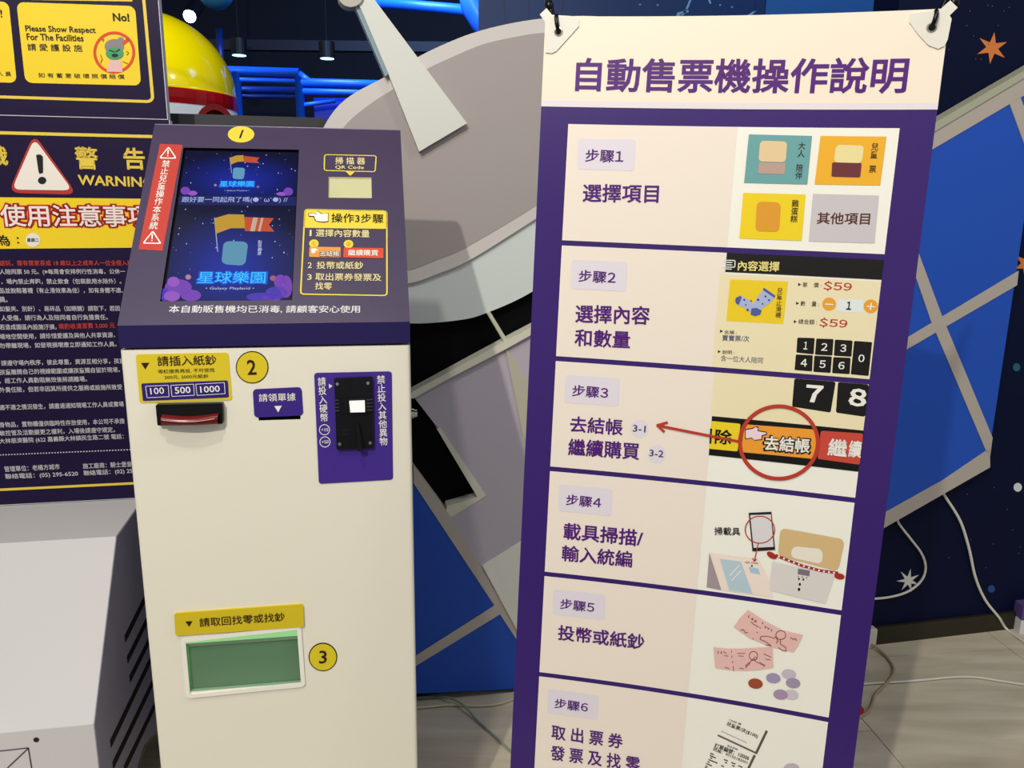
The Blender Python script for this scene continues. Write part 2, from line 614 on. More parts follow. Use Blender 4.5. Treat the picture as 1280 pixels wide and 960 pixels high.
# body in the middle
prism(WS, 'body_panel', [(516, 492), (555, 472), (632, 431), (667, 409), (760, 360), (800, 420), (800, 760), (646, 798), (618, 757), (559, 654), (607, 621), (546, 522), (517, 500)][:0] or
      [(516, 495), (632, 433), (760, 362), (800, 420), (800, 790), (648, 800), (618, 757), (566, 668), (562, 644), (601, 622), (548, 536)], g_body, -BT * 0.9, -0.004, sat)
prism(WS, 'body_rail', [(505, 495), (516, 488), (630, 426), (664, 408), (745, 363), (748, 371), (664, 417), (632, 435), (555, 475), (516, 497)], g_bar, -BT * 0.8, 0.012, sat)
prism(WS, 'wedge_fin', [(631, 432), (664, 484), (740, 600), (690, 640), (653, 540)], mat('#bcbaa9', 0.55), -0.004, 0.0, sat)
prism(WS, 'feed_strut', [(609, 392), (613, 390), (635, 426), (631, 429)], mat('#c4c3b0', 0.5), -0.02, 0.0, sat)
prism(WS, 'notch_lining', [(546, 536), (550, 534), (608, 620), (559, 650), (556, 645), (559, 633), (597, 622)], g_bar, -BT * 0.9, -0.002, sat)
prism(WS, 'body_edge', [(517, 583), (522, 590), (562, 644), (626, 750), (650, 790), (646, 800), (618, 757), (517, 604)], g_strip, -BT * 0.9, 0.0, sat)
prism(WS, 'white_hatch', [(603, 707), (645, 681), (690, 652), (735, 740), (647, 789)], g_white, -0.004, 0.004, sat)
# solar panel beside the kiosk
prism(WS, 'solar_panel', [(480, 548), (518, 604), (618, 757), (648, 800), (800, 800), (800, 852), (640, 861.5), (524, 867.5), (400, 872), (400, 560)], g_blue, -BT * 0.9, -0.002, sat)
prism(WS, 'panel_strip', [(440, 866), (522, 818), (618, 757), (626, 767), (522, 831), (440, 880)], g_strip, -0.002, 0.001, sat)
# solar panel beside the banner
prism(WS, 'solar_panel', [(1000, 250), (1171, 152), (1340, 52), (1296, 170), (1277, 300), (1240, 547), (1237, 583), (1103, 661), (1000, 720)], g_blue, -BT * 0.9, -0.002, sat)
ps = mat('#b3aaa2', 0.6)
prism(WS, 'panel_rail', [(1000, 252), (1171, 151), (1280, 87.5), (1340, 52), (1338, 62), (1280, 97), (1171, 162), (1000, 263)], mat('#a9ab97', 0.55), -BT * 0.9, 0.006, sat)
prism(WS, 'panel_strip', [(1000, 263), (1171, 162), (1280, 97), (1338, 62), (1330, 90), (1262, 130), (1165, 187), (1000, 284)], ps, -0.002, 0.001, sat)
prism(WS, 'panel_strip', [(1262, 130), (1275, 121), (1302, 190), (1292, 212)], ps, -0.002, 0.001, sat)
prism(WS, 'panel_strip', [(1134, 315), (1147, 313), (1177, 394), (1240.5, 547), (1237, 574), (1164, 402)], ps, -0.002, 0.001, sat)
prism(WS, 'panel_strip', [(1040, 475), (1132, 423), (1273, 338.5), (1271, 356.5), (1131, 438), (1040, 490)], ps, -0.001, 0.0014, sat)
prism(WS, 'panel_strip', [(1232, 564), (1237, 560), (1237.5, 584), (1103, 661), (1000, 720), (1000, 702), (1109, 639), (1179, 600)], ps, -0.002, 0.001, sat)
# feed arm that sticks up over the dish
prism(WS, 'feed_arm', [(448, -24), (459, -14), (466, 0), (582, 155), (523, 190), (485, 94), (452, 16), (444, 0)], mat('#dbdcd8', 0.5), 0.0015, 0.022, sat)
prism(WS, 'arm_edge', [(444, 0), (450, 10), (486, 93), (481, 97), (447, 18), (440, 4)], mat('#8ea3b0', 0.4), -0.02, 0.018, sat)
disc(WS, 'feed_hub', (438, -4), 16, 16, mat('#b9b6ae', 0.45), 0.03, sat, back=-0.02)

# ============================================================ BACKGROUND
blue_pipe = mat('#1656cc', 0.35)
pg = empty('playground_frame', at(330, 600, 5.0) * 1.0, 'blue padded pipe frame of the indoor playground beyond the wall', 'playground')
DP = 5.0


def pipe(name, a, b, rpx, d=DP, m=None):
    p, q = at(a[0], a[1], d), at(b[0], b[1], d)
    return tube(name, [p, q], rpx * d / FPX, m or blue_pipe, pg, 12, 1)


for x, t in ((295, 90), (374, 96), (279, 90)):
    p = at(x, t, DP)
    tube('post', [p, Vector((p.x, p.y, 0))], 5.5 * DP / FPX, blue_pipe, pg, 12, 1)
pipe('rail', (250, 87), (374, 91), 5.2)
pipe('rail', (376, 103), (520, 107), 5)
pipe('rail', (376, 114), (520, 118), 4)
pipe('rail', (280, 99), (374, 102), 3)
pipe('rail', (280, 120), (374, 121), 3, DP + .15, mat('#0c2a78', 0.4))
pipe('rail', (280, 112), (380, 114), 4.5, DP + .15, mat('#0c2a78', 0.4))
pipe('rail', (380, 131), (420, 126), 2.5)
pipe('rail', (374, 93), (388, 104), 4.6)
a = at(392, 122, DP + 0.1); b_ = at(520, 128, DP + 0.1)
box('pad_panel', Vector((a.x, a.y, 0.4)), X * (b_.x - a.x), Y * 0.03, Z * (a.z - 0.4), mat('#0b34b4', 0.4), pg)
pipe('rail', (470, 3), (600, 14), 6)
pipe('rail', (470, -8), (470, 10), 4)
tube('arch_pipe', [at(x, y, DP - 0.2) for x, y in ((598, -30), (590, 0), (600, 22), (612, 40), (622, 70), (628, 120))], 14 * DP / FPX, mat('#1d5ac0', 0.35), pg, 14)
pipe('post', (274, 36), (276, 88), 4, DP + 0.6, mat('#0f2460', 0.4))

# blue crater panel over the banner
cp = empty('blue_play_panel', at(860, 500, 3.9), 'tall blue play panel with pale crack lines rising behind the banner', 'panel')
A0 = at(598, 40, 3.9); A1 = at(1180, 40, 3.9)
AM = at(955, 40, 3.9)
box('panel', Vector((A0.x, A0.y, 0)), Vector((AM.x - A0.x - 0.004, 0, 0)), Y * 0.06, Z * 3.3, mat('#12356c', 0.5, noise=0.4, scale=1.6), cp)
box('panel', Vector((AM.x, A0.y, 0)), Vector((A1.x - AM.x, 0, 0)), Y * 0.06, Z * 3.3, mat('#2a66ae', 0.5, noise=0.15, scale=1.6), cp)
CPS = Surf(Vector((A0.x, A0.y, 3.3)), X.copy(), -Z)
strokes(CPS, 'crack_line', [[(863, 0), (858, 12), (852, 20), (846, 19)], [(884, -5), (888, 4)], [(847, 17), (860, 14)], [(935, 20), (944, 14)]], 2.4, mat('#7fb0dc'), 0.001, cp)
strokes(CPS, 'seam_line', [[(630, -5), (632, 28)], [(661, -5), (662, 28)], [(706, -5), (700, 24)], [(945, -10), (943, 22)]], 1.0, mat('#0d2750'), 0.001, cp)
for x in (800, 822, 900, 915):
    disc(CPS, 'crack_dot', (x, random.uniform(4, 14)), 1.6, 1.2, mat('#6f9cc8'), 0.001, cp, n=8)

# capsule dome
cc = at(184, 119, 3.3)
cap = empty('space_capsule', Vector((cc.x, cc.y, 0)), 'glossy yellow-domed play capsule with a red band behind the low wall', 'play capsule')
R0 = 101 * 3.3 / FPX
prof = [(R0 * math.sin(t) * 0.93, max(0.001, R0 * math.cos(t))) for t in [math.radians(a) for a in range(-2, 91, 4)]]
lathe('dome', cc, Z, prof, mat('#ffec00', 0.12, spec=0.6), cap, 48)
lathe('red_band', cc, Z, [(-R0 * 0.16, R0 * 1.005), (-R0 * .1, R0 * 1.012), (-0.005, R0 * 1.012), (0.0, R0 * 1.0)], mat('#b01018', 0.2), cap, 48, False)
lathe('hull', cc, Z, [(-cc.z + 0.0, R0 * 0.7), (-1.1, R0 * 1.0), (-0.6, R0 * 1.06), (-R0 * 0.16, R0 * 1.0), (-R0 * .1, R0 * 0.9)], mat('#e4f0fa', 0.25), cap, 48)
pc = at(268, 153, 3.3 - R0 * 0.75)
lathe('porthole_rim', pc, Vector((0.45, -0.9, 0)), [(0, 0.06), (0.03, 0.06), (0.03, 0.04), (0, 0.04)], mat('#9c1a20', 0.3), cap, 24)


def downlight(px, py, d, label, r=0.056, big=False):
    p = at(px, py, d)
    e = empty('downlight', p, label, 'ceiling light', None)
    lathe('can', p, Z, [(0.0, r), (0.11, r), (0.11, 0.002), (3.7 - p.z, 0.002)], mat('#040406', 0.6), e, 20)
    lathe('lens', p - Z * 0.004, Z, [(0, r * 0.85), (0.004, r * 0.85)], mat('#9fe0ff', emit=3.0), e, 20)
    return e


downlight(299, 69, 6.2, 'small black downlight above the yellow capsule dome')
downlight(409, 73, 6.2, 'small black downlight shining between the capsule and the dish')
lamp('downlight_lamp', 'SPOT', at(409, 76, 6.4), 220, (0.25, 0.6, 1.0), 0.04, at(409, 300, 7.4), math.radians(80))
e = empty('spot_lamp', at(237, 20, 6.2), 'bright glaring white ceiling lamp high above the capsule', 'ceiling light')
lathe('can', at(237, 20, 6.2), (0.1, 0.6, 0.5), [(0, 0.05), (0.14, 0.05), (0.15, 0.02)], mat('#101018'), e, 20)
lathe('lens', at(237, 20, 6.19), (0.1, 0.9, 0.3), [(-0.012, 0.02), (-0.006, 0.04), (0, 0.045)], mat('#e0f2ff', emit=18), e, 20)
tube('stem', [at(237, 20, 6.25), at(237, 20, 6.25) + Z * (3.7 - at(237, 20, 6.25).z)], 0.008, mat('#101018'), e, 8, 1)
bl = at(269, -12, 4.2)
hb = lathe('hanging_ball', bl, Z, [(0.085 * math.sin(t), max(0.0008, 0.085 * math.cos(t))) for t in [math.radians(a) for a in range(-90, 91, 10)]], mat('#2c6f98', 0.25), None, 24)
tag(hb, 'teal ball hanging near the ceiling above the capsule', 'ball')
t_ = tube('cord', [bl + Z * 0.07, Vector((bl.x, bl.y, 3.7))], 0.003, mat('#222222'), hb, 6, 1)

# ============================================================ WHITE CONSOLE AND SIGN BOARDS
WYW = 0.184583
UW = Vector((math.cos(WYW), math.sin(WYW), 0)); NW = Vector((-math.sin(WYW), math.cos(WYW), 0))
P0 = Vector((-0.808997, 2.0, 0))
BD = Surf(P0.copy(), UW, -Z)          # front face of both boards
corner = hitp((145.5, 668), Vector((0, 0, 0.75)), Z)
uc = (corner - P0).dot(UW)
SIDE = P0 + UW * uc
def sn(p):
    q = hitp(p, SIDE, UW)
    return ((q - P0).dot(NW), q.z)
n1, z1 = sn((145.5, 668)); n2, z2 = sn((118, 905))
con = empty('game_console', P0 + UW * (uc - 0.6), 'white slant-fronted console cabinet under the warning board', 'console')
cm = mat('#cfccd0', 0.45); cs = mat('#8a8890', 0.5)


def extr(name, prof, ua, ub, m, parent):
    """profile (n,z) extruded along the board direction"""
    a = [P0 + UW * ua + NW * n + Z * z for n, z in prof]
    b = [P0 + UW * ub + NW * n + Z * z for n, z in prof]
    k = len(prof)
    fs = [tuple(range(k)), tuple(range(2 * k - 1, k - 1, -1))] + [(i, k + i, k + (i + 1) % k, (i + 1) % k) for i in range(k)]
    o = mk(name, a + b, fs, m, parent)
    bm = bmesh.new(); bm.from_mesh(o.data); bmesh.ops.recalc_face_normals(bm, faces=bm.faces)
    bmesh.ops.bevel(bm, geom=list(bm.edges), offset=0.0006, segments=2, affect='EDGES')
    bm.to_mesh(o.data); bm.free()
    return o


UA = uc - 1.15
q1, q2, q3 = sn((200, 908)), sn((180, 932)), sn((170, 966))
print('console', n1, n2, z2, q1, q2, q3)
cut = [(q3[0], 0.04), q3, q2, q1, (0.03, max(q1[1], 0.5))]
extr('cabinet', [(0.03, 0.745), (n1, 0.745), (n2, z2), (n2, 0.04)] + cut, UA, uc - 0.0015, cm, con)
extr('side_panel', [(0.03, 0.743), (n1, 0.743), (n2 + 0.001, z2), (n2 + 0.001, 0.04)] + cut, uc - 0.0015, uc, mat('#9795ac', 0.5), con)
extr('plinth', [(q3[0] - 0.02, 0.04), (n2 + 0.05, 0.04), (n2 + 0.05, 0.0), (q3[0] - 0.02, 0.0)], UA + 0.02, uc - 0.03, mat('#222226'), con)
SS = Surf(SIDE.copy(), -NW, -Z)       # the side face: u towards its front (placeholder frame)
SS = Surf(SIDE.copy(), NW.copy(), -Z)
for a, b in (((156, 799), (181, 748)), ((159, 825), (184, 774)), ((162, 849), (188, 797)), ((138, 930), (192, 816)), ((141, 957), (194, 846)), ((155, 962), (196, 876))):
    pa, pb = Vector(SS.inv(a)), Vector(SS.inv(b))
    d = (pb - pa).normalized(); n = Vector((-d.y, d.x)) * 0.009
    q = [pa + n, pb + n, pb - n, pa - n]
    vs = [SS.pt(t.x, t.y, 0.0012) for t in q] + [SS.pt(t.x, t.y, -0.0005) for t in q]
    mk('vent_slot', vs, [(0, 1, 2, 3), (0, 4, 5, 1), (1, 5, 6, 2), (2, 6, 7, 3), (3, 7, 4, 0)], mat('#050506', 0.8), con)
LF = Surf(P0 + NW * n2, UW, -Z)
disc(LF, 'bolt_hole', (45.5, 924.5), 3.6, 3.0, mat('#1a1a1c'), 0.001, con)
strokes(LF, 'printed_cube', [[(-40, 943), (35.6, 934.5), (41, 968)], [(35.6, 935), (6, 963)]], 1.5, mat('#2a2a30'), 0.001, con)

purp = mat('#1f1538', 0.42, noise=0.06, scale=60, spec=0.12)
yel = mat('#f0cf1e', 0.45); yel2 = mat('#e6c84a', 0.45)
edgew = mat('#d5d2da', 0.5)


def board(name, label, ub, v_top, v_bot, cat='sign'):
    e_ = empty(name, BD.pt((ub - 1.2) / 1, v_bot), label, cat)
    prism_uv(BD, 'core', [(-1.2, v_top), (ub, v_top), (ub, v_bot), (-1.2, v_bot)], edgew, -0.03, -0.0004, e_)
    prism_uv(BD, 'printed_face', [(-1.2, v_top), (ub - 0.0016, v_top), (ub - 0.0016, v_bot - 0.0016), (-1.2, v_bot - 0.0016)], purp, -0.0004, 0.0, e_)
    return e_


vs_ = -BD.pt(*BD.inv((205, 149.5))).z
rules = board('rules_sign', 'dark purple sign with yellow no-vandalism cards above the warning board', BD.inv((204, 74))[0], -2.25, vs_)
warn = board('warning_board', 'dark purple warning board with red triangle and small print behind the ticket kiosk', BD.inv((212, 152))[0], vs_ + 0.0006, -0.7475)
H1 = 0.0007
ink = mat('#221410', 0.5); inkp = mat('#241c3c', 0.5)
# upper sign
rq(BD, 'yellow_card', [(20.6, 2.6), (169, 7.7), (176.5, 107), (31.8, 103.6)], 9, yel, H1, rules)
rq(BD, 'yellow_card', [(-135, -2), (11, 2.4), (21.2, 103.6), (-125, 100)], 9, yel, H1, rules)
rframe(BD, 'yellow_outline', [(-200, -260), (160, -240), (193.5, 129), (-190, 117)], 10, 4.2, yel2, H1, rules)
strokes(BD, 'yellow_line', [[(40, -1), (165, 1)]], 2, yel2, H1, rules)
textpart(BD, [('No!', (141.6, 26.6), (162.4, 27.4), 10.4, .045), ('Please Show Respect', (32.6, 41.6), (120.3, 43.8), 10, .03), ('For The Facilities', (34, 50.4), (105, 52.2), 8.6, .03),
              ('請 愛 護 設 施', (35.2, 63.4), (103.5, 65), 9, .012), ('如 有 蓄 意 破 壞 照 價 賠 償', (48.5, 97), (156, 99), 6, .008),
              ('!', (1, 22), (3.5, 22.2), 10, .02), ('人 員', (-3, 95), (14.5, 95.6), 6, .008)], ink, H1 * 2, rules)
ring(BD, 'ban_ring', (143, 65.7), 26.2, 26.4, 3.6, mat('#d8481f'), H1 * 2, rules)
strokes(BD, 'ban_slash', [[(161, 49), (151, 57)]], 4.2, mat('#d8481f'), H1 * 2, rules)
disc(BD, 'picture_hair', (143, 58.5), 12, 9.5, mat('#8a7f86'), H1 * 2.5, rules)
disc(BD, 'picture_hair', (151, 51), 4.4, 4.4, mat('#8a7f86'), H1 * 2.4, rules)
poly(BD, 'picture_shirt', [(137, 75), (151, 75), (153.5, 90.2), (133.5, 89.6)], mat('#e3b8b4'), H1 * 2.4, rules)
disc(BD, 'picture_face', (143.6, 67), 11.2, 7.6, mat('#3f9a6a'), H1 * 3, rules)
strokes(BD, 'picture_brow', [[(137, 63), (143, 65)], [(150, 62), (145, 65)]], 1.4, ink, H1 * 3.5, rules)
disc(BD, 'picture_mouth', (144, 69.5), 4.2, 2.4, ink, H1 * 3.5, rules, n=14)
strokes(BD, 'picture_scribble', [[(127, 50), (130, 49), (129, 52)], [(136, 51), (139, 53)], [(126, 69), (128, 74), (126, 79)], [(158, 64), (161, 66), (159, 69)], [(154, 77), (160, 80)]], 1.0, mat('#a05a20'), H1 * 2.4, rules)
# warning board
strokes(BD, 'yellow_line', [[(-60, 164.5), (240, 172)]], 4.3, yel2, H1, warn)
strokes(BD, 'yellow_line', [[(-60, 615), (240, 600.5)]], 3.6, yel2, H1, warn)
poly(BD, 'yellow_block', [(-60, 246), (235, 249), (235, 309), (-60, 311.5)], yel, H1, warn)


def rtri(sf, name, pts, r, m, h, parent):
    out = []
    n = len(pts)
    for i in range(n):
        p = Vector(pts[i]); a = (Vector(pts[i - 1]) - p).normalized(); b = (Vector(pts[(i + 1) % n]) - p).normalized()
        for t in (0, .25, .5, .75, 1):
            p1, p2 = p + a * r, p + b * r
            q = p1 * (1 - t) ** 2 + p * 2 * t * (1 - t) + p2 * t * t
            out.append((q.x, q.y))
    return poly(sf, name, out, m, h, parent)


rtri(BD, 'warning_triangle', [(42.5, 167), (97, 243.5), (10.5, 241)], 15, mat('#b4302a'), H1, warn)
rtri(BD, 'warning_triangle', [(43, 173), (91, 238), (15, 237)], 11, mat('#ece4dc'), H1 * 2, warn)
polys(BD, 'exclamation_mark', [[(45.5, 194), (48, 193), (51.5, 193.5), (54, 196), (54.2, 216), (50, 217.5), (48.6, 215)]], mat('#0b0b0c'), H1 * 3, warn)
disc(BD, 'exclamation_mark', (53, 225.6), 5.2, 4.6, mat('#0b0b0c'), H1 * 3, warn)
textpart(BD, [('警', (95, 211.5), (124, 212.3), 28.5, .03), ('告', (155.6, 212), (182.5, 212.5), 27.5, .03), ('WARNING', (98, 231.5), (192, 234.5), 13.2, .03), ('識', (-19, 207), (11.5, 207), 25, .03)], yel2, H1, warn)
U1 = ('使用注意事項', (2.5, 283.4), (191, 283.8), 28.2)
textpart(BD, [('設', (-34, 283), (-3, 283), 28.2, .1), ('使用注意事項', (0, 285.8), (193.5, 286.2), 33, .1)], mat('#c62d24'), H1 * 2, warn)
textpart(BD, [('設', (-34, 283), (-3, 283), 28.2, .022), (U1[0], U1[1], U1[2], U1[3], .018)], mat('#f4e2e0'), H1 * 3, warn)
textpart(BD, [('為', (-4, 307.5), (13.5, 307.5), 14, .02), ('：', (21.7, 304.4), (24.6, 304.4), 8, .02)], ink, H1 * 2, warn)
disc(BD, 'white_sticker', (41.4, 300), 9.2, 8.8, mat('#e6e2dc'), H1 * 2, warn)
textpart(BD, [('星期二', (34.5, 302.3), (49, 302.3), 4.6, .02)], ink, H1 * 3, warn)
white_t = mat('#cfcad2', 0.5)
red_t = mat('#c8402c', 0.5)
L = [('人陪同票 50 元。(※每周會安排例行性消毒，公休一', 0, 157, 344, 343.4), ('，場內禁止奔跑，禁止飲食（包裝飲用水除外）。', 2, 152, 355.4, 354.8),
     ('品並脫鞋著襪（有止滑效果為佳），如有身體不適、', 0, 154, 366.8, 366.2), ('員。', 0, 10, 378, 378), ('如髮夾、別針）、易碎品（如眼鏡）請取下，若因', 0, 150, 389.6, 388.8),
     ('人受傷，請行為人及陪同者自行負擔責任。', 2, 135, 401, 399.8), ('若造成園區內設施汙損，', 0, 71, 412.4, 412), ('場地空間使用，請珍惜愛護及與他人共享資源，', 0, 144, 424.4, 422),
     ('勿帶離現場，如發現損壞應立即通知工作人員。', 0, 146, 435.6, 433.4), ('請遵守場內秩序，彼此尊重，資源互相分享，孩童', 2, 156, 457.4, 454.4), ('孩童離開自己的視線範圍或讓孩童獨自留於現場，', 0, 150, 468.8, 465.4),
     ('，經工作人員勸阻無效後將請離場。', 0, 109, 479.6, 477), ('外責任險，但若非因其所提供之服務或設施所致受', 0, 153, 491, 487), ('適不適之情況發生，請盡速通知現場工作人員或賣場', 0, 155, 513, 508.4),
     ('身物品，置物櫃僅供臨時性存放使用，本公司不承擔', 0, 156, 534.6, 529.6), ('敏控管及活動變更之權利，入場後請遵守規定。', 0, 144, 545, 540.4), ('大林慈濟醫院 (622 嘉義縣大林鎮民生路二號 電話：', 0, 155, 555.6, 549.4),
     ('管理單位：老楊方城市', 6, 75, 589.8, 586.6), ('施工廠商：騎士堡音樂', 104, 172, 586, 583), ('聯絡電話：(05) 295-6520', 7, 98, 599.8, 595.8), ('聯絡電話：(02) 2597', 105, 174, 595.6, 592)]
textpart(BD, [(s, (a, y), (b, y2), 7.6 if '(' in s else 7.0, .008) for s, a, b, y, y2 in L], white_t, H1, warn, 'small_print')
textpart(BD, [('遊玩，需有需家長或 18 歲以上之成年人一位全程入場', (0, 332.4), (166, 332), 7, .008), ('需酌收清潔費 3,000 元', (74, 411.8), (144, 410.2), 7.2, .008)], red_t, H1, warn, 'small_print')
strokes(BD, 'dotted_line', [[(x, 568.6 - x * .041), (x + 1.1, 568.6 - (x + 1.1) * .041)] for x in [i * 3.6 for i in range(46)]], 1.4, white_t, H1, warn)

# ============================================================ TICKET KIOSK
KY = 0.161483
KU = Vector((math.cos(KY), math.sin(KY), 0)); KN = Vector((-math.sin(KY), math.cos(KY), 0))
KT = Vector((-0.680118, 1.396796, 1.238354))
HT, HL, LIP = 0.787591, 0.512412, 0.043413
KW, KD = 0.5, 0.385
kio = empty('ticket_kiosk', Vector((KT.x, KT.y, 0)) + KU * 0.25 + KN * 0.2, 'cream self-service ticket kiosk with sloping purple head and lit touchscreen', 'kiosk')
BF = Surf(KT.copy(), KU, -Z)
kw = mat('#e9e4d6', 0.38, bump=0.05, scale=400)
# body shell with rounded front edges
r_ = 0.007
prof = [(r_ - r_ * math.sin(t), r_ - r_ * math.cos(t)) for t in [math.radians(a) for a in (0, 22, 45, 67, 90)]]
left = [(u, n) for u, n in prof]
outline = left + [(0, KD), (KW, KD)] + [(KW - u, n) for u, n in reversed(left)]
vs, fs = [], []
for zz in (0, -(KT.z - 0.03)):
    for u, n in outline: vs.append(KT + KU * u + KN * n + Z * zz)
k = len(outline)
fs += [(i, i + 1, k + i + 1, k + i) for i in range(k - 1)]
fs.append(tuple(range(k))); fs.append(tuple(range(k, 2 * k)))
mk('cabinet', vs, fs, kw, kio)
box('plinth', Vector((KT.x, KT.y, 0)) + KU * 0.02 + KN * 0.03, KU * 0.46, KN * (KD - 0.06), Z * 0.0295, mat('#1a1a1c'), kio)


def uvb(q):
    p = [BF.inv(x) for x in q]
    return (min(a[0] for a in p), min(a[1] for a in p), max(a[0] for a in p), max(a[1] for a in p))


ch = [BF.inv(x) for x in ((231, 801), (374, 784.4), (378.3, 852), (237, 866))]
chole = (ch[0][0] + .001, (ch[0][1] + ch[1][1]) / 2, ch[1][0] + .001, (ch[2][1] + ch[3][1]) / 2)
bl4 = [BF.inv(x) for x in ((203, 506), (274, 504), (275, 522), (205, 524))]
bhole = (bl4[0][0], bl4[0][1] + .002, bl4[1][0], bl4[2][1])
sl4 = [BF.inv(x) for x in ((323, 520), (375.5, 518.5), (376, 524), (323, 525.6))]
shole = (sl4[0][0], (sl4[0][1] + sl4[1][1]) / 2, sl4[1][0], (sl4[2][1] + sl4[3][1]) / 2)
holed(BF, 'front_panel', KW - r_, KT.z - 0.03, [chole, bhole, shole], kw, 0.0001, kio, u0=r_)
grn = mat('#93b094', 0.5)
rc = recess(BF, 'change_tray', chole, 0.10, mat('#8fae92', 0.5), kio, 0.0001)
dark = mat('#0a0a0c', 0.45)
recess(BF, 'bill_slot', bhole, 0.03, dark, kio, 0.0001)
recess(BF, 'receipt_slot', shole, 0.02, dark, kio, 0.0001)
lp = BF.pt((chole[0] + chole[2]) / 2, chole[1] + 0.006, -0.04)
gl = lamp('tray_lamp', 'AREA', lp, 0.10, (0.45, 1.0, 0.4), 0.03, lp - Z)
gl.data.shape = 'RECTANGLE'; gl.data.size = 0.17; gl.data.size_y = 0.03
gl.parent = kio; gl.matrix_parent_inverse = kio.matrix_world.inverted()
gl.rotation_euler = (0, 0, KY)
# light strip housing + flap
rquv(BF, 'light_strip', [(chole[0], chole[1]), (chole[2], chole[1]), (chole[2], chole[1] + .014), (chole[0], chole[1] + .014)], .0005, mat('#a6e89a', emit=0.75), -0.004, kio, back=-0.02)
fl_uv = [(chole[0] + .003, chole[1] + .015), (chole[2] - .003, chole[1] + .015), (chole[2] - .003, chole[3] - .002), (chole[0] + .003, chole[3] - .002)]
flm = mat('#6a8c70', 0.12, alpha=0.72, spec=0.5)
prism_uv(BF, 'flap', fl_uv, flm, -0.012, -0.008, kio)
prism_uv(BF, 'flap_hinge', [fl_uv[0], fl_uv[1], (fl_uv[1][0], fl_uv[1][1] + .006), (fl_uv[0][0], fl_uv[0][1] + .006)], mat('#6f8a72', 0.4), -0.008, -0.004, kio)
rframe(BF, 'tray_frame', [(226.5, 797.5), (376.5, 780.5), (382, 857), (233, 872)], 6, 5.6, mat('#efece2', 0.3), 0.004, kio, back=0.0)
yk = mat('#dcc528', 0.42); ykd = mat('#e9cf2a', 0.42)
# stickers
st = rq(BF, 'bill_sticker', [(169.8, 442.7), (285.6, 440.4), (290.5, 500), (174.8, 503.7)], 4, yk, 0.0012, kio, back=0.0001)
brown = mat('#33140f', 0.5)
textpart(BF, [('請插入紙鈔', (197.5, 457.6), (271, 455.9), 12.6, .012), ('等紅燈亮再投, 不可使用', (198, 467), (268, 464.9), 5.2, .004), ('200元, 2000元紙鈔', (206, 474), (261, 472.4), 5.2, .004)], brown, .0018, st)
poly(BF, 'arrow_mark', [(176.5, 453.4), (187, 453), (181.8, 461.4)], brown, .0018, st)
rq(BF, 'price_strip', [(176.8, 479), (285, 475.2), (286.4, 496.4), (179, 501)], 2, mat('#2f1d74', 0.4), .0018, st)
wht = mat('#efece6', 0.45)
for q in ([(182, 482.2), (211, 480.8), (212, 495.8), (184, 497.2)], [(213.5, 481), (242.7, 479.5), (243.7, 494), (215, 495.5)], [(244.7, 479.6), (281, 477.5), (282, 492), (246.5, 494.2)]):
    rframe(BF, 'price_box', q, .6, .7, wht, .0024, st)
textpart(BF, [('100', (188.8, 492.8), (206, 491.7), 8.2, .01), ('500', (219.3, 491.9), (239, 490.9), 8.4, .02), ('1000', (251, 490.8), (275.6, 489.4), 8.2, .02)], wht, .0024, st)


def badge(c, r, n, hgt):
    b_ = disc(BF, 'number_badge', c, r, r * .99, mat('#2a1a10'), 0.0008, kio, back=.0001)
    disc(BF, 'badge_face', c, r - 1.3, (r - 1.3) * .99, yk, 0.0012, b_)
    textpart(BF, [(n, (c[0] - hgt * .3, c[1] + hgt / 2), (c[0] + hgt * .3, c[1] + hgt / 2 - .3), hgt, .02)], brown, .0016, b_)


badge((315.3, 459), 20.5, '2', 19)
badge((403.7, 821), 18, '3', 16.5)
# bill acceptor
ba = rq(BF, 'bill_acceptor', [(196.6, 503.9), (279.9, 502), (280.3, 527.5), (199, 529.8)], 2, mat('#0c0c10', 0.25), 0.012, kio, back=0.0001)
rq(BF, 'mouth', [(206, 507), (272, 505.5), (272, 518), (207, 520)], 5, mat('#020203', 0.5), 0.0126, ba)
vs, fs = [], []
nn = 14
for i in range(nn + 1):
    t = i / nn
    dip = math.sin(math.pi * t)
    for (py, hh_) in ((515.5 + 3.2 * dip, 0.0128), (519 + 2.6 * dip, 0.024 + .006 * dip), (527.6, 0.020 + .006 * dip), (529.3, 0.012)):
        q = BF.inv((205 + 70 * t, py - 1.6 * t)); vs.append(BF.pt(q[0], q[1], hh_))
for i in range(nn):
    for j in range(3):
        fs.append((i * 4 + j, i * 4 + j + 1, i * 4 + 5 + j, i * 4 + 4 + j))
mk('red_lip', vs, fs, mat('#6a0c14', 0.2), ba, True)
strokes(BF, 'lip_highlight', [[(208 + 4 * i, 519.2 + 3.2 * math.sin(math.pi * i / 16) - .1 * i) for i in range(17)]], .9, mat('#e8b8b0', 0.2), 0.0315, ba)
# receipt sticker
rs = rq(BF, 'receipt_sticker', [(316, 486.5), (377, 483.6), (379.3, 519), (318, 521.8)], 5, mat('#3b2584', 0.4), .0014, kio, back=.0001)
textpart(BF, [('請領單據', (324, 502), (370, 500.6), 10, .006)], wht, .002, rs)
poly(BF, 'arrow_mark', [(343, 507.3), (352.4, 506.8), (347.9, 515)], wht, .002, rs)
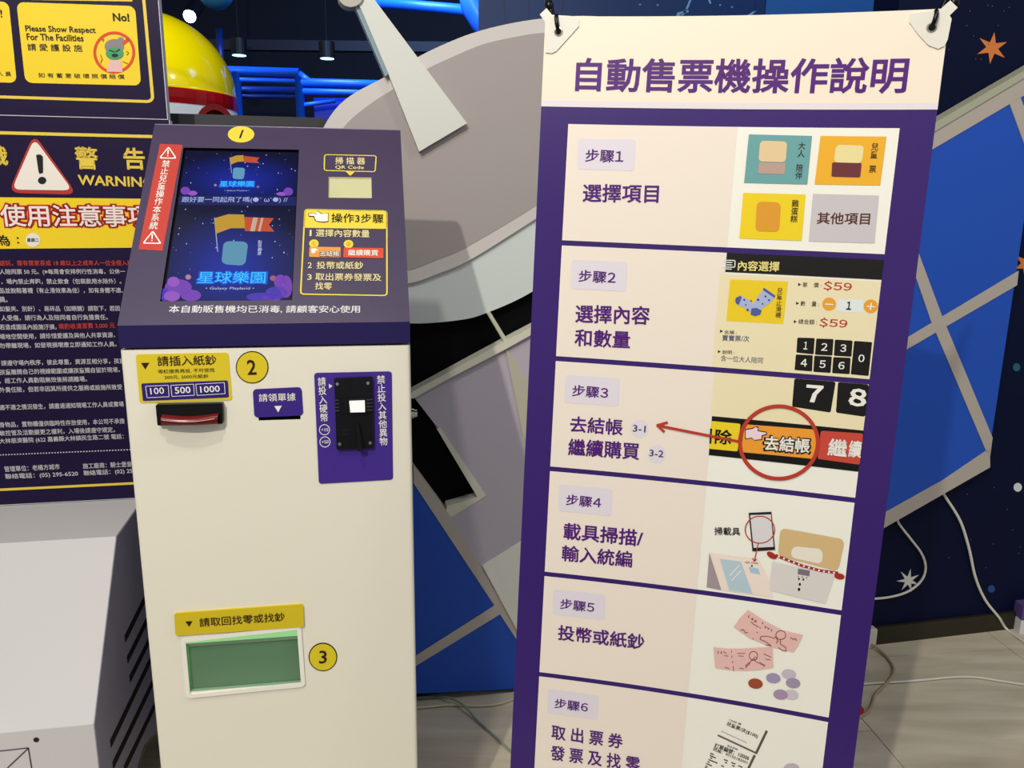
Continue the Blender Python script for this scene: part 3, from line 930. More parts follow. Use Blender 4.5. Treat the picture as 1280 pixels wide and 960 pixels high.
# coin unit
cs_ = rq(BF, 'coin_sticker', [(392.6, 466), (489.7, 464), (491.2, 599.3), (398.6, 604.6)], 4, mat('#432b8e', 0.4), .0014, kio, back=.0001)
vtextpart(BF, [('請投入硬幣', (402, 471), (405.5, 527), 10.5, .02), ('禁止投入其他異物', (476, 468.5), (479.7, 556.6), 10.8, .02)], wht, .002, cs_)
poly(BF, 'arrow_mark', [(411.2, 479.4), (411.4, 485.4), (415.6, 482.2)], wht, .002, cs_)
for c, s in (((405.7, 536.8), '+10'), ((406.3, 552), '+50')):
    ring(BF, 'coin_mark', c, 6.8, 6.8, .9, wht, .002, cs_, 28)
    textpart(BF, [(s, (c[0] - 4, c[1] + 2.2), (c[0] + 4.6, c[1] + 2), 4.4, .01)], wht, .002, cs_)
cpn = rq(BF, 'coin_plate', [(418, 472), (465.6, 470), (467.2, 558.6), (421, 560.3)], 1.5, mat('#101014', 0.28), 0.009, kio, back=.0001)
for c in ((421.9, 478.5), (460, 477.4), (424.8, 553.2), (462.8, 551.8)):
    disc(BF, 'screw', c, 2.0, 2.0, mat('#b9b9bd', 0.25, 0.9), .0105, cpn, 14, back=.009)
prism(BF, 'raised_block', [(424, 496.6), (463, 495), (463.6, 513.5), (424.6, 515)], mat('#0c0c10', 0.3), .009, .013, cpn)
prism(BF, 'coin_groove', [(433.5, 472.6), (438.5, 472.4), (444, 496), (437, 496.4)], mat('#020203'), .0092, .0096, cpn)
for i in range(4):
    y = 498 + 4.3 * i
    prism(BF, 'ridge', [(418.8, y), (426, y - .2), (426, y + 1.1), (418.8, y + 1.3)], mat('#3a3a40', 0.3), .009, .0125, cpn)
    prism(BF, 'ridge', [(458, y - 1), (465.6, y - 1.2), (465.6, y), (458, y + .2)], mat('#3a3a40', 0.3), .009, .0135, cpn)
prism(BF, 'lit_button', [(437, 498.9), (456, 498.2), (456.4, 511.6), (438.4, 512)], mat('#fff6f0', emit=1.05), .013, .021, cpn)
prism(BF, 'lower_groove', [(442, 526.4), (448.6, 526), (453, 557), (446.6, 557.4)], mat('#020203'), .0092, .0096, cpn)
prism(BF, 'reject_lever', [(446, 528), (449, 528), (453.5, 559), (447.5, 560)], mat('#141418', 0.25), .009, .022, cpn)
for y in (536, 541):
    strokes(BF, 'moulded_line', [[(427, y), (437, y - .3)]], .6, mat('#26262c'), .0094, cpn)
# change sticker
cst = rq(BF, 'change_sticker', [(218.5, 765.3), (379, 753.8), (380.3, 782), (220, 793)], 3, mat('#d3bb22', 0.42), .0052, kio, back=.0001)
textpart(BF, [('請取回找零或找鈔', (250.6, 782), (356.6, 774.6), 11.2, .014)], brown, .0058, cst)
poly(BF, 'arrow_mark', [(232.5, 775), (241.5, 774.4), (237.2, 781.6)], brown, .0058, cst)
# side lock
lc = BF.pt(KW, BF.inv((513, 522))[1], -0.03)
lathe('lock_barrel', lc, KU, [(-.002, .009), (.006, .009), (.007, .007), (.012, .007), (.012, .002)], mat('#c8c4b8', 0.2, 1.0), kio, 20)

# head
HV = -(Z * math.cos(HT) + KN * math.sin(HT))      # down the slope
HO = KT + Z * LIP - HV * HL
HP = Surf(HO, KU, HV)
kp = mat('#453a58', 0.42, noise=0.06, scale=30, bump=0.1, spec=0.6)
kp2 = mat('#221850', 0.35)


def hole_of(q):
    p = [HP.inv(x) for x in q]
    return ((p[0][0] + p[3][0]) / 2, (p[0][1] + p[1][1]) / 2, (p[1][0] + p[2][0]) / 2, (p[2][1] + p[3][1]) / 2)


scr = hole_of([(229, 183.7), (373.3, 187.8), (365.6, 376), (200.7, 375.8)])
scn = hole_of([(411, 221), (464, 222), (465, 247.7), (410, 247)])
holed(HP, 'head_panel', KW, HL, [scr, scn], kp, 0.0, kio)
top = KT + Z * (LIP + HL * math.cos(HT)); tn = HL * math.sin(HT)
pr = [(0.0, 0.004), (0.0, LIP)], [(tn, LIP + HL * math.cos(HT)), (KD, LIP + HL * math.cos(HT)), (KD, 0.004)]
pr = [(0.0, 0.004), (0.0, LIP), (tn, LIP + HL * math.cos(HT)), (KD, LIP + HL * math.cos(HT)), (KD, 0.004)]
vs = [KT + KU * u + KN * n + Z * z_ for u in (0, KW) for n, z_ in pr]
fs = [(0, 1, 2, 3, 4), (5, 9, 8, 7, 6), (0, 5, 6, 1), (2, 7, 8, 3), (3, 8, 9, 4), (4, 9, 5, 0)]
mk('head_shell', vs, fs, kp2, kio)
tube('head_rim', [HO + KU * .001, HO + KU * (KW - .001)], 0.0011, mat('#9a94a8', 0.3), kio, 6, 1)
recess(HP, 'screen_bezel', scr, 0.006, mat('#050507', 0.3), kio)
recess(HP, 'scanner_window', scn, 0.012, mat('#f0ead0', 0.4), kio)  # pale colour stands in for light inside the scanner
sw, sh = scn[2] - scn[0], scn[3] - scn[1]
prism_uv(HP, 'scanner_glass', [(scn[0], scn[1]), (scn[2], scn[1]), (scn[2], scn[3]), (scn[0], scn[3])], mat('#e4e2b8', 0.1, alpha=0.6), -.006, -.004, kio)
prism_uv(HP, 'scanner_step', [(scn[0], scn[1] + sh * .45), (scn[0] + sw * .2, scn[1] + sh * .45), (scn[0] + sw * .28, scn[3]), (scn[0], scn[3])], mat('#a8a27c', 0.4), -.0118, -.0105, kio)
H2 = 0.0006
# screen picture
sx0, sy0, sx1, sy1 = scr[0] + .004, scr[1] + .003, scr[2] - .002, scr[3] - .002
SD = -0.0055


def em(h, e_=1.0):
    return mat(h, 0.2, emit=e_)


def screen_mat():
    m = bpy.data.materials.new('screen_picture'); m.use_nodes = True
    nt = m.node_tree; b = nt.nodes['Principled BSDF']
    b.inputs['Base Color'].default_value = (.005, .005, .01, 1); b.inputs['Roughness'].default_value = 0.15
    tc = nt.nodes.new('ShaderNodeTexCoord')
    g = nt.nodes.new('ShaderNodeVectorMath'); g.operation = 'DISTANCE'; g.inputs[1].default_value = (0.5, 0.35, 0)
    mp = nt.nodes.new('ShaderNodeMapping'); mp.inputs['Scale'].default_value = (1, 1, 0)
    cr = nt.nodes.new('ShaderNodeValToRGB')
    cr.color_ramp.elements[0].position = 0.05; cr.color_ramp.elements[0].color = rgb('#1a2fb0')
    cr.color_ramp.elements[1].position = 0.62; cr.color_ramp.elements[1].color = rgb('#0c0f34')
    e1 = cr.color_ramp.elements.new(0.35); e1.color = rgb('#121f78')
    nt.links.new(tc.outputs['UV'], mp.inputs[0]); nt.links.new(mp.outputs[0], g.inputs[0])
    nt.links.new(g.outputs['Value'], cr.inputs[0]); nt.links.new(cr.outputs[0], b.inputs['Emission Color'])
    b.inputs['Emission Strength'].default_value = 0.75
    return m


def uvrect(sf, name, u0, v0, u1, v1, m, h, parent):
    o = mk(name, [sf.pt(u0, v0, h), sf.pt(u1, v0, h), sf.pt(u1, v1, h), sf.pt(u0, v1, h)], [(0, 1, 2, 3)], m, parent)
    l = o.data.uv_layers.new(name='UVMap')
    for i, c in enumerate(((0, 1), (1, 1), (1, 0), (0, 0))): l.data[i].uv = c
    return o


def vof(y):
    return HP.inv((300, y))[1]


sm = screen_mat()
vA, vB = vof(242.5), vof(254)
scrn = uvrect(HP, 'touchscreen', sx0, vB, sx1, sy1, sm, SD, kio)
uvrect(HP, 'screen_banner', sx0, sy0, sx1, vA, sm, SD, scrn)
uvrect(HP, 'screen_ticker', sx0, vA, sx1, vB, em('#161a66', .8), SD, scrn)
E1 = SD + .0003
textpart(HP, [('跟好要一同起飛了嗎(●´ ω`●) //', (226, 251.5), (359, 251.5), 8, .01)], em('#9fb2e8'), E1, scrn)
vs, fs = [], []
for i in range(95):
    u = random.uniform(sx0 + .003, sx1 - .003); v = random.choice([random.uniform(sy0 + .003, vA - .003), random.uniform(vB + .003, sy1 - .01), random.uniform(vB + .003, sy1 - .01)])
    s_ = random.choice([.0005, .0007, .0013])
    k = len(vs)
    vs += [HP.pt(u - s_, v, E1), HP.pt(u, v - s_ * 1.3, E1), HP.pt(u + s_, v, E1), HP.pt(u, v + s_ * 1.3, E1)]; fs.append((k, k + 1, k + 2, k + 3))
mk('screen_stars', vs, fs, em('#b8c8f0', .9), scrn)['kind'] = 'stuff'
pu1, pu2, pu3 = em('#7a44b8', .9), em('#4a38b8', .9), em('#9a58c8', .9)
for c, rx, ry, m_ in (((222, 357), 20, 13, pu1), ((214, 368), 12, 8, pu3), ((238, 367), 15, 9, pu1), ((216, 350), 9, 8, pu3), ((205, 366), 7, 10, pu2)):
    disc(HP, 'screen_cloud', c, rx * .85, ry * .8, m_, E1 + .0001 * (m_ is pu3), scrn, 22)
for c, rx, ry, m_ in (((357, 356), 8, 14, pu1), ((345, 364), 14, 8, pu2), ((350, 350), 8, 9, pu1), ((327, 369), 20, 5.5, pu2), ((338, 371), 12, 4, pu1)):
    disc(HP, 'screen_cloud', c, rx, ry, m_, E1, scrn, 22)
for c, rx, ry, m_ in (((231, 236), 6, 5, pu1), ((240, 239), 6, 3, pu3), ((360, 237), 6, 5, pu1), ((352, 240), 7, 2.4, pu3)):
    disc(HP, 'screen_cloud', c, rx, ry, m_, E1, scrn, 18)
disc(HP, 'screen_planet', (234.5, 344), 3.6, 3.2, em('#b07a98'), E1, scrn, 16); disc(HP, 'screen_planet', (341, 345.5), 4, 3.4, em('#a05a78'), E1, scrn, 16)
disc(HP, 'screen_planet', (322, 231), 1.8, 1.5, em('#a05a78'), E1, scrn, 12); disc(HP, 'screen_planet', (268.6, 229), 1.8, 1.5, em('#b07a98'), E1, scrn, 12)
flg, pen = em('#c89a2c', .9), em('#c8512c', .9)
E2 = E1 + .0003
poly(HP, 'screen_flag', [(267.5, 270.5), (285, 265.5), (304.5, 266), (306, 283), (288, 283), (269, 290)], flg, E2, scrn)
poly(HP, 'screen_pennant', [(305, 269), (342, 270.5), (335.6, 278.5), (342.6, 287.3), (305.6, 286.5)], pen, E2, scrn)
polys(HP, 'pennant_stripe', [[(316, 269.6), (322, 270), (318, 287), (312, 286.8)], [(326, 270), (329, 270.2), (325, 287), (322, 287)]], em('#d8b8a8', .8), E2 + .0002, scrn)
strokes(HP, 'flag_pole', [[(267.6, 270), (271.5, 312)]], 1.2, em('#a8b4d8', .8), E2, scrn)
poly(HP, 'screen_flag', [(286.6, 195), (295, 192), (303.5, 191.6), (304.8, 199.5), (296, 200), (287.6, 203.5)], flg, E2, scrn)
poly(HP, 'screen_pennant', [(304.4, 192.6), (324, 194.8), (320.6, 198.4), (324, 201.6), (305, 200.4)], pen, E2, scrn)
strokes(HP, 'flag_pole', [[(286.8, 194.6), (289, 214)]], .8, em('#a8b4d8', .8), E2, scrn)
rq(HP, 'plain_patch', [(279, 299), (310, 300), (306, 330), (276, 328)], 8, em('#6fb4d8', .62), E2, scrn)
rq(HP, 'plain_patch', [(291, 207), (306, 207.6), (304, 222), (290, 221)], 4, em('#6fb4d8', .7), E2, scrn)
glw, cyn = em('#1a62e8', .9), em('#38c0ff', 1.0)
textpart(HP, [('星球樂園', (243, 353.6), (333.5, 353.6), 17.5, .07), ('星球樂園', (272.5, 232.2), (318, 232.2), 8.8, .07)], glw, E2, scrn)
textpart(HP, [('星球樂園', (245.5, 352), (331, 352), 14.6, .01), ('星球樂園', (274, 231), (316.6, 231), 7, .012)], cyn, E2 + .0003, scrn)
textpart(HP, [('• Galaxy Playland •', (256, 360.6), (317, 360.6), 4.0, .006), ('• Galaxy Playland •', (280, 237), (311, 237), 1.9, .004)], em('#c8d4f4', .8), E2, scrn)
vtextpart(HP, [('點我購票', (324.6, 298), (323.6, 317), 5.0, .02)], em('#c8d4f4', .8), E2, scrn)
rv = (sx1, vof(300))
# head stickers
cream_t = mat('#e9dca0', 0.45); yk2 = mat('#ead34a', 0.42)
rd = rq(HP, 'red_strip', [(200, 180), (228.3, 181.4), (203.4, 313.8), (173.2, 312)], .5, mat('#c4463e', 0.42), H2, kio)
vtextpart(HP, [('禁止兒童操作本系統', (208.5, 200.6), (191.5, 287.4), 10.4, .02)], wht, H2 * 2, rd)
for c, s_ in (((210.6, 193), 1.0), ((190.8, 299), 1.08)):
    rtri(HP, 'caution_sign', [(c[0] + .4 * s_, c[1] - 10 * s_), (c[0] + 11 * s_, c[1] + 6 * s_), (c[0] - 12 * s_, c[1] + 5.6 * s_)], 3.4, wht, H2 * 2, rd)
    rtri(HP, 'caution_sign', [(c[0] + .3 * s_, c[1] - 7.2 * s_), (c[0] + 8.2 * s_, c[1] + 4.6 * s_), (c[0] - 9.2 * s_, c[1] + 4.4 * s_)], 2.4, mat('#c4463e', 0.42), H2 * 3, rd)
    strokes(HP, 'caution_sign', [[(c[0], c[1] - 4.6 * s_), (c[0] - .4, c[1] + .4)], [(c[0] - .5, c[1] + 2.4), (c[0] - .6, c[1] + 3)]], 1.7, wht, H2 * 4, rd)
nb = disc(HP, 'number_badge', (301.4, 168.2), 16.6, 10.2, yk2, H2, kio)
polys(HP, 'badge_numeral', [[(302.6, 163), (304.6, 162.8), (301.2, 173), (298.8, 173.2)]], ink, H2 * 2, nb)
rframe(HP, 'scanner_bubble', [(405, 193), (471, 194.4), (469.6, 215.4), (404.6, 213.8)], 4, 1.5, yk2, H2, kio)
polys(HP, 'bubble_tail', [[(431, 213.6), (444.6, 214), (437.8, 220)]], yk2, H2, kio)
textpart(HP, [('掃 描 器', (419, 205.6), (456.5, 206), 9, .015), ('QR Code', (419, 212), (455, 212.4), 5, .02)], cream_t, H2, kio)
ib = rframe(HP, 'steps_label', [(380.4, 261.2), (484.4, 263.4), (484.6, 370.4), (374.8, 368.6)], 5, 1.8, yk2, H2, kio)
rq(HP, 'label_header', [(381, 261.6), (484, 263.8), (484, 286.4), (379.4, 285)], 4, yk2, H2, ib)
textpart(HP, [('操作3步驟', (414, 278.6), (479.4, 279.6), 11.6, .01)], ink, H2 * 2, ib)
hand = [(386, 268), (391, 267.6), (396, 268.6), (395, 265.8), (397, 265), (402, 268.4), (410, 267.4), (410, 277), (404, 278), (396, 277), (394, 274.6), (393, 271), (386.6, 270.4)]
poly(HP, 'pointing_hand', [(x + (-.8 if x < 395 else .6), y + (-.8 if y < 270 else .8)) for x, y in hand], ink, H2 * 2, ib)
poly(HP, 'pointing_hand', hand, wht, H2 * 3, ib)
textpart(HP, [('1', (387, 295.6), (389.4, 295.6), 7.6, .01), ('選擇內容數量', (394.6, 296.4), (462, 297.4), 9.6, .014), ('2', (384.6, 335.6), (389.8, 335.6), 7.2, .01), ('投幣或紙鈔', (395.6, 336.6), (454, 337), 9.4, .014),
              ('3', (384, 350.4), (389.6, 350.4), 7.2, .01), ('取出票券發票及', (394, 351), (476.8, 352), 9.4, .014), ('找零', (393.6, 362.6), (415, 362.8), 9.2, .014)], cream_t, H2 * 2, ib)
disc(HP, 'label_dot', (392.5, 305), 6, 5.2, yk2, H2 * 2, ib, 18); disc(HP, 'label_dot', (435.6, 305.6), 6, 5.2, yk2, H2 * 2, ib, 18)
textpart(HP, [('①', (389.6, 307.6), (395.4, 307.6), 5, .0), ('②', (432.6, 308.2), (438.6, 308.2), 5, 0)], mat('#b8892a'), H2 * 3, ib)
rq(HP, 'label_button', [(387, 309), (426, 309.6), (425.6, 322.6), (386.4, 321.8)], 1.5, mat('#e89a4a'), H2 * 2.5, ib)
rq(HP, 'label_button', [(429.8, 310), (479.4, 310.8), (479.4, 323.4), (429.2, 322.6)], 1.5, mat('#d8503a'), H2 * 2.5, ib)
textpart(HP, [('去結帳', (399, 322), (425, 322.4), 8.2, .06)], ink, H2 * 3, ib)
textpart(HP, [('去結帳', (399.8, 321.2), (424.2, 321.6), 6.8, .012), ('繼續購買', (435, 320.4), (473, 320.8), 7.6, .015)], wht, H2 * 3.6, ib)
poly(HP, 'pointing_hand', [(389, 311.6), (394, 311), (398, 313.2), (394, 314.6), (393.6, 317.2), (389.4, 317)], wht, H2 * 3, ib)
textpart(HP, [('本自動販售機均已消毒, 請顧客安心使用', (210.5, 391.6), (450, 391.6), 9.8, .012)], mat('#e4dfe4'), H2, kio)

# ============================================================ INSTRUCTION BANNER
BU = Vector((0.97446894, -0.22346777, -0.0217358)); BV = Vector((-0.03270488, -0.04550206, -0.99842874))
BO = Vector((0.04730594, 1.41788639, 1.7353042))
BN = Surf(BO, BU, BV, 0.134196, 0.6)
PIT, R0_, RH, UL_, UR_ = 0.1965747, 0.1125196, 0.1879132, 0.044893, 0.550807
ban = empty('instruction_banner', Vector((0.37, 1.38, 0)), 'tall purple and cream banner with six ticket machine steps on a cross stand', 'banner')


def grid(sf, name, u0, v0, u1, v1, m, h, parent, nu=16, nv=1, fn=None):
    vs, fs = [], []
    for j in range(nv + 1):
        for i in range(nu + 1):
            u = u0 + (u1 - u0) * i / nu; v = v0 + (v1 - v0) * j / nv
            if fn: u, v = fn(u, v)
            vs.append(sf.pt(u, v, h))
    for j in range(nv):
        for i in range(nu):
            a = j * (nu + 1) + i
            fs.append((a, a + 1, a + nu + 2, a + nu + 1))
    return mk(name, vs, fs, m, parent)


vt = BN.inv((690, 20))[1]; vt2 = BN.inv((1175, 11))[1]; vh = BN.inv((676, 133))[1]
eu0 = BN.inv((680, 60))[0]; eu1 = BN.inv((1179, 80))[0]
vmid = BN.inv((1000, 18))[1]
print('banner', vt, vmid, vt2, vh, eu0, eu1)
VBOT = 1.62


def topcurve(u, v):
    if v > 0.02: return u, v
    t = (u - eu0) / (eu1 - eu0)
    sag = 4 * t * (1 - t)
    return u, (1 - t) * vt + t * vt2 + sag * (vmid - (vt + vt2) / 2) * 0.9


cream = mat('#f2e5d4', 0.42); violet = mat('#38206e', 0.34)
sheet = grid(BN, 'banner_sheet', eu0, 0.0, eu1, VBOT, violet, 0.0, ban, 20, 30, topcurve)
hdr = grid(BN, 'header_panel', eu0, 0.0, eu1, vh, cream, 0.0004, ban, 20, 4, topcurve)
grid(BN, 'header_band', eu0, vh - 0.0095, eu1, vh, mat('#e6dce4', 0.42), 0.0008, ban, 20, 1)
tpl = mat('#54197a', 0.4)
textpart(BN, [('自動售票機操作說明', (718.6, 114.5), (1132, 117), 42.5, .028)], tpl, .001, ban, 'title_lettering')
UD = BN.inv((922, 157))[0]
lp_, rp_, tagc, dk = mat('#efe3d8', 0.42), mat('#f3f1e8', 0.42), mat('#e2dae6', 0.42), mat('#100d0c', 0.45)
tuv = [BN.inv(p) for p in ((723, 173.4), (794.8, 174.8), (793, 213.6), (721.4, 211.6))]
sL, sR = BN.inv((731.5, 202.4)), BN.inv((779, 203.2))
rows = []
for i in range(6):
    v0 = R0_ + PIT * i
    rw = grid(BN, 'step_panel', UL_, v0, UR_, v0 + RH, rp_, .0006, ban, 16, 1)
    grid(BN, 'left_field', UL_, v0, UD, v0 + RH, lp_, .0010, rw, 8, 1)
    rquv(BN, 'step_tag', [(u, v + PIT * i) for u, v in tuv], .005, tagc, .0013, rw)
    g, f = glyphs('~步驟' + '１２３４５６'[i], .02)
    x0 = min(p[0] for p in g); x1 = max(p[0] for p in g); y0 = min(p[1] for p in g); y1 = max(p[1] for p in g)
    hh_ = 0.0205
    mk('step_number', [BN.pt(sL[0] + (sR[0] - sL[0]) * (x - x0) / (x1 - x0), sL[1] + PIT * i - hh_ * (y - y0) / (y1 - y0), .0016 + TL_ * w_) for x, y, w_ in g], f, tpl, rw)
    rows.append(rw)
HT1 = .0016
B = .026
for i, its in enumerate(([('選擇項目', (728, 252.8), (823, 254), 23, B)], [('選擇內容', (719, 403.4), (812, 406), 23, B), ('和數量', (718, 432.8), (787.4, 436), 22, B)],
                         [('去結帳', (712.3, 540), (778, 544.6), 20.5, B), ('繼續購買', (710, 569), (799, 575), 21.5, B)],
                         [('載具掃描/', (704, 673.7), (803, 683.6), 21, B), ('輸入統編', (702, 701), (790, 709.6), 20.5, B)],
                         [('投幣或紙鈔', (697, 799.6), (805, 812.6), 19.5, B)], [('取 出 票 券', (689, 923.4), (778, 936), 18.5, B), ('發 票 及 找 零', (688, 949.5), (799.6, 965), 19, B)])):
    textpart(BN, its, tpl, HT1, rows[i])
H3, H4, H5, H6 = .0013, .0017, .0021, .0025
# row 1 cards
r1 = rows[0]
cards = [([(936, 168), (1015, 170), (1009, 230.7), (930, 228.6)], '#6aa3a6'), ([(1025.5, 170), (1108, 170.8), (1100, 231.8), (1018, 230.5)], '#eeb02a'),
         ([(929, 241), (1007, 243), (1002, 301), (924, 298)], '#efd11c'), ([(1016, 242.3), (1098.6, 244.4), (1093, 304), (1010.7, 301.7)], '#c9c4ca')]
for q, c in cards:
    rq(BN, 'picture_card', q, .4, mat(c, 0.42), H3, r1)
dbr = mat('#2a160e', 0.45)
vtextpart(BN, [('大人', (1002.6, 177.4), (1000.8, 197), 9, .02), ('陪伴', (999.6, 205), (998, 224.4), 9, .02), ('兒童', (1093.8, 178.4), (1091.6, 198.6), 9.4, .02), ('票', (1091, 206.4), (1090, 216.4), 9.4, .02),
               ('雞蛋糕', (994.4, 249.4), (992, 278.4), 9.4, .02)], dbr, H4, r1)
textpart(BN, [('其他項目', (1020.5, 280), (1086.6, 281), 14.6, .02)], mat('#5a2418', 0.45), H4, r1)
rq(BN, 'plain_patch', [(950, 176), (984, 177), (982, 203), (948, 202)], 5, mat('#e3c79c'), H4, r1)
rq(BN, 'plain_patch', [(948.5, 203), (982, 204), (981, 218), (947.5, 217)], 2, mat('#b79c90'), H4, r1)
rq(BN, 'plain_patch', [(1045, 181), (1080, 182), (1077, 204), (1042, 203)], 5, mat('#eadb9c'), H4, r1)
rq(BN, 'plain_patch', [(1040, 203), (1077, 204), (1075, 222), (1039, 221)], 2, mat('#6b2c34'), H4, r1)
rq(BN, 'plain_patch', [(946, 252), (976, 253), (974, 290), (944, 289)], 6, mat('#dd9a2c'), H4, r1)
# row 2 picture
r2 = rows[1]
P2 = lambda x, y: (880 + x / 5.3333, 300 + y / 5.3333)
scm = mat('#ecdfba', 0.42)
cr_ = mat('#b83a2a', 0.42)
vB2 = R0_ + PIT + RH
grid(BN, 'picture_field', BN.inv((906.6, 340))[0] - .008, BN.inv((906.6, 342))[1], UR_, vB2, scm, .0011, r2, 8, 1)
grid(BN, 'picture_header', BN.inv((907.5, 328))[0], R0_ + PIT, UR_, BN.inv((1000, 344.5))[1], dk, H3, r2, 8, 1)
rframe(BN, 'menu_icon', [(902, 324.5), (919.4, 325), (919, 334.6), (901, 334)], 2, 1.2, wht, H4, r2)
strokes(BN, 'menu_icon', [[(908, 328), (915, 328.2)], [(908, 331), (915, 331.2)], [(907, 336), (914, 336.4)]], 1.2, wht, H4, r2)
textpart(BN, [('內容選擇', (922, 338.2), (973.6, 339.6), 12.6, .022)], mat('#efe08a', 0.42), H4, r2)
rq(BN, 'picture_card', [(912.8, 349), (985, 352), (979, 405), (907.8, 401)], .3, mat('#eccb22', 0.42), H3, r2)
vtextpart(BN, [('兒童止滑襪', (975, 359.4), (972.2, 397.4), 7.4, .018)], mat('#5a2a14'), H4, r2)
for p in ([(340, 440), (300, 400), (245, 370), (210, 385), (207, 415), (225, 435), (270, 450), (300, 480), (330, 470)], [(400, 320), (475, 375), (440, 420), (385, 455), (375, 495), (340, 507), (310, 495), (312, 450), (350, 390)]):
    poly(BN, 'printed_sock', [P2(*q) for q in p], mat('#aab4dc'), H4 + .0001 * (p[0][0] == 400), r2)
polys(BN, 'sock_trim', [[P2(*q) for q in s] for s in ([(400, 318), (475, 370), (468, 384), (390, 332)], [(316, 456), (350, 452), (384, 470), (374, 496), (340, 507), (310, 496)], [(212, 384), (245, 370), (250, 385), (232, 430), (215, 424), (207, 405)])], mat('#4a5a9c'), H5, r2)
for x, y, r in ((360, 398, 8), (410, 375, 7), (432, 400, 7), (268, 398, 7), (290, 465, 8), (278, 432, 5), (390, 425, 6), (313, 405, 6)):
    disc(BN, 'sock_spot', P2(x, y), r / 5.33, r / 5.33, mat('#39437c'), H5, r2, 10)
nv_ = mat('#2a3a78', 0.45)
textpart(BN, [('名稱 :', P2(135, 628), P2(217, 630), 5, .01), ('說明 :', P2(122, 760), P2(203, 762), 5, .01), ('單    價 :', P2(655, 315), P2(780, 318), 6.2, .01), ('數    量 :', P2(642, 440), P2(765, 444), 6.4, .01), ('總金額 :', P2(628, 560), P2(752, 564), 6.4, .01)], dbr, H3, r2)
polys(BN, 'bullet_mark', [[(x, y), (x, y + 4), (x + 4, y + 2)] for x, y in (P2(107, 597), P2(92, 733), P2(627, 286), P2(613, 411), P2(598, 533))], dbr, H3, r2)
textpart(BN, [('寶寶票/次', P2(120, 672), P2(300, 679), 7.6, .01), ('含一位大人陪同', P2(110, 806), P2(390, 824), 7.6, .004)], nv_, H3, r2)
textpart(BN, [('~＄５９', P2(793, 338), P2(983, 346), 12.6, .02), ('~＄５９', P2(765, 582), P2(953, 592), 12.6, .02)], cr_, H3, r2)
og = mat('#e8a232', 0.42)
disc(BN, 'minus_button', P2(833, 427), 8.6, 8.3, og, H3, r2); disc(BN, 'plus_button', P2(1111, 442), 8.9, 8.6, og, H3, r2)
strokes(BN, 'minus_sign', [[P2(808, 427), P2(860, 430)]], 1.6, wht, H4, r2); strokes(BN, 'plus_sign', [[P2(1086, 442), P2(1138, 445)], [P2(1114, 420), P2(1108, 466)]], 1.6, wht, H4, r2)
rq(BN, 'quantity_box', [P2(890, 392), P2(1063, 398), P2(1058, 485), P2(883, 476)], .5, mat('#e2e8e8', 0.42), H3, r2)
textpart(BN, [('１', P2(946, 464), P2(978, 466), 10.4, .04)], dk, H4, r2)
keys = [('1', (622, 650), (738, 653), (730, 762), (615, 750)), ('2', (748, 656), (863, 660), (855, 770), (739, 764)), ('3', (872, 663), (990, 670), (982, 778), (865, 771)), ('0', (1000, 672), (1120, 680), (1096, 906), (977, 895)),
        ('4', (612, 762), (725, 768), (720, 876), (603, 866)), ('5', (735, 770), (852, 776), (843, 886), (728, 878)), ('6', (861, 780), (977, 785), (970, 894), (853, 887))]
for n, a, b, c, d in keys:
    kk = rq(BN, 'printed_key', [P2(*a), P2(*b), P2(*c), P2(*d)], 1.5, dk, H3, r2, 3)
    mx_, my_ = (a[0] + b[0] + c[0] + d[0]) / 4, (a[1] + b[1] + c[1] + d[1]) / 4
    w = 13 if n == '1' else 21
    textpart(BN, [('０１２３４５６７８９'[int(n)], P2(mx_ - w - 2, my_ + 24), P2(mx_ + w - 2, my_ + 26), 9.6, .02)], wht, H4, r2)
# row 3 picture
r3 = rows[2]
P3 = lambda x, y: (860 + x / 5.3333, 450 + y / 5.3333)
grid(BN, 'picture_field', BN.inv((890, 500))[0], R0_ + 2 * PIT, UR_, BN.inv((980, 530))[1], scm, .0011, r3, 8, 1)
tv = R0_ + 2 * PIT
k7 = [BN.inv(P3(*q)) for q in ((708, 125), (985, 138), (950, 350), (693, 310))]
k8 = [BN.inv(P3(*q)) for q in ((1000, 140), (1202, 160), (1180, 378), (985, 350))]
rquv(BN, 'printed_key', [(k7[0][0], tv), (k7[1][0], tv), k7[2], k7[3]], .003, dk, H3, r3)
rquv(BN, 'printed_key', [(k8[0][0], tv), (UR_, tv), (UR_, k8[2][1]), k8[3]], .003, dk, H3, r3)
textpart(BN, [('７', P3(778, 276), P3(893, 286), 21.5, .045), ('８', P3(1063, 303), P3(1184, 315), 22.5, .045)], wht, H4, r3)
rq(BN, 'black_band', [P3(160, 373), (1079.4, 538), (1072.6, 589.4), P3(138, 633)], .2, mat('#0d0c0b', 0.4), H3, r3)
rq(BN, 'print_button', [P3(155, 405), P3(350, 424), P3(330, 608), P3(140, 590)], 2, mat('#ecd024', 0.42), H4, r3)
rq(BN, 'print_button', [P3(375, 427), P3(862, 464), P3(840, 658), P3(352, 612)], 2.5, mat('#ee9c34', 0.42), H4, r3)
rq(BN, 'print_button', [P3(885, 470), (1078.8, 541.6), (1074.4, 580.6), P3(862, 657)], 2.5, mat('#c8483a', 0.42), H4, r3)
textpart(BN, [('除', P3(176, 556), P3(288, 566), 18.8, .03)], dk, H5, r3)
strokes(BN, 'lettering', [[P3(154, 458), P3(149, 552)]], 2.4, dk, H5, r3)
textpart(BN, [('去結帳', P3(492, 612), P3(820, 634), 22.4, .075)], dk, H5, r3)
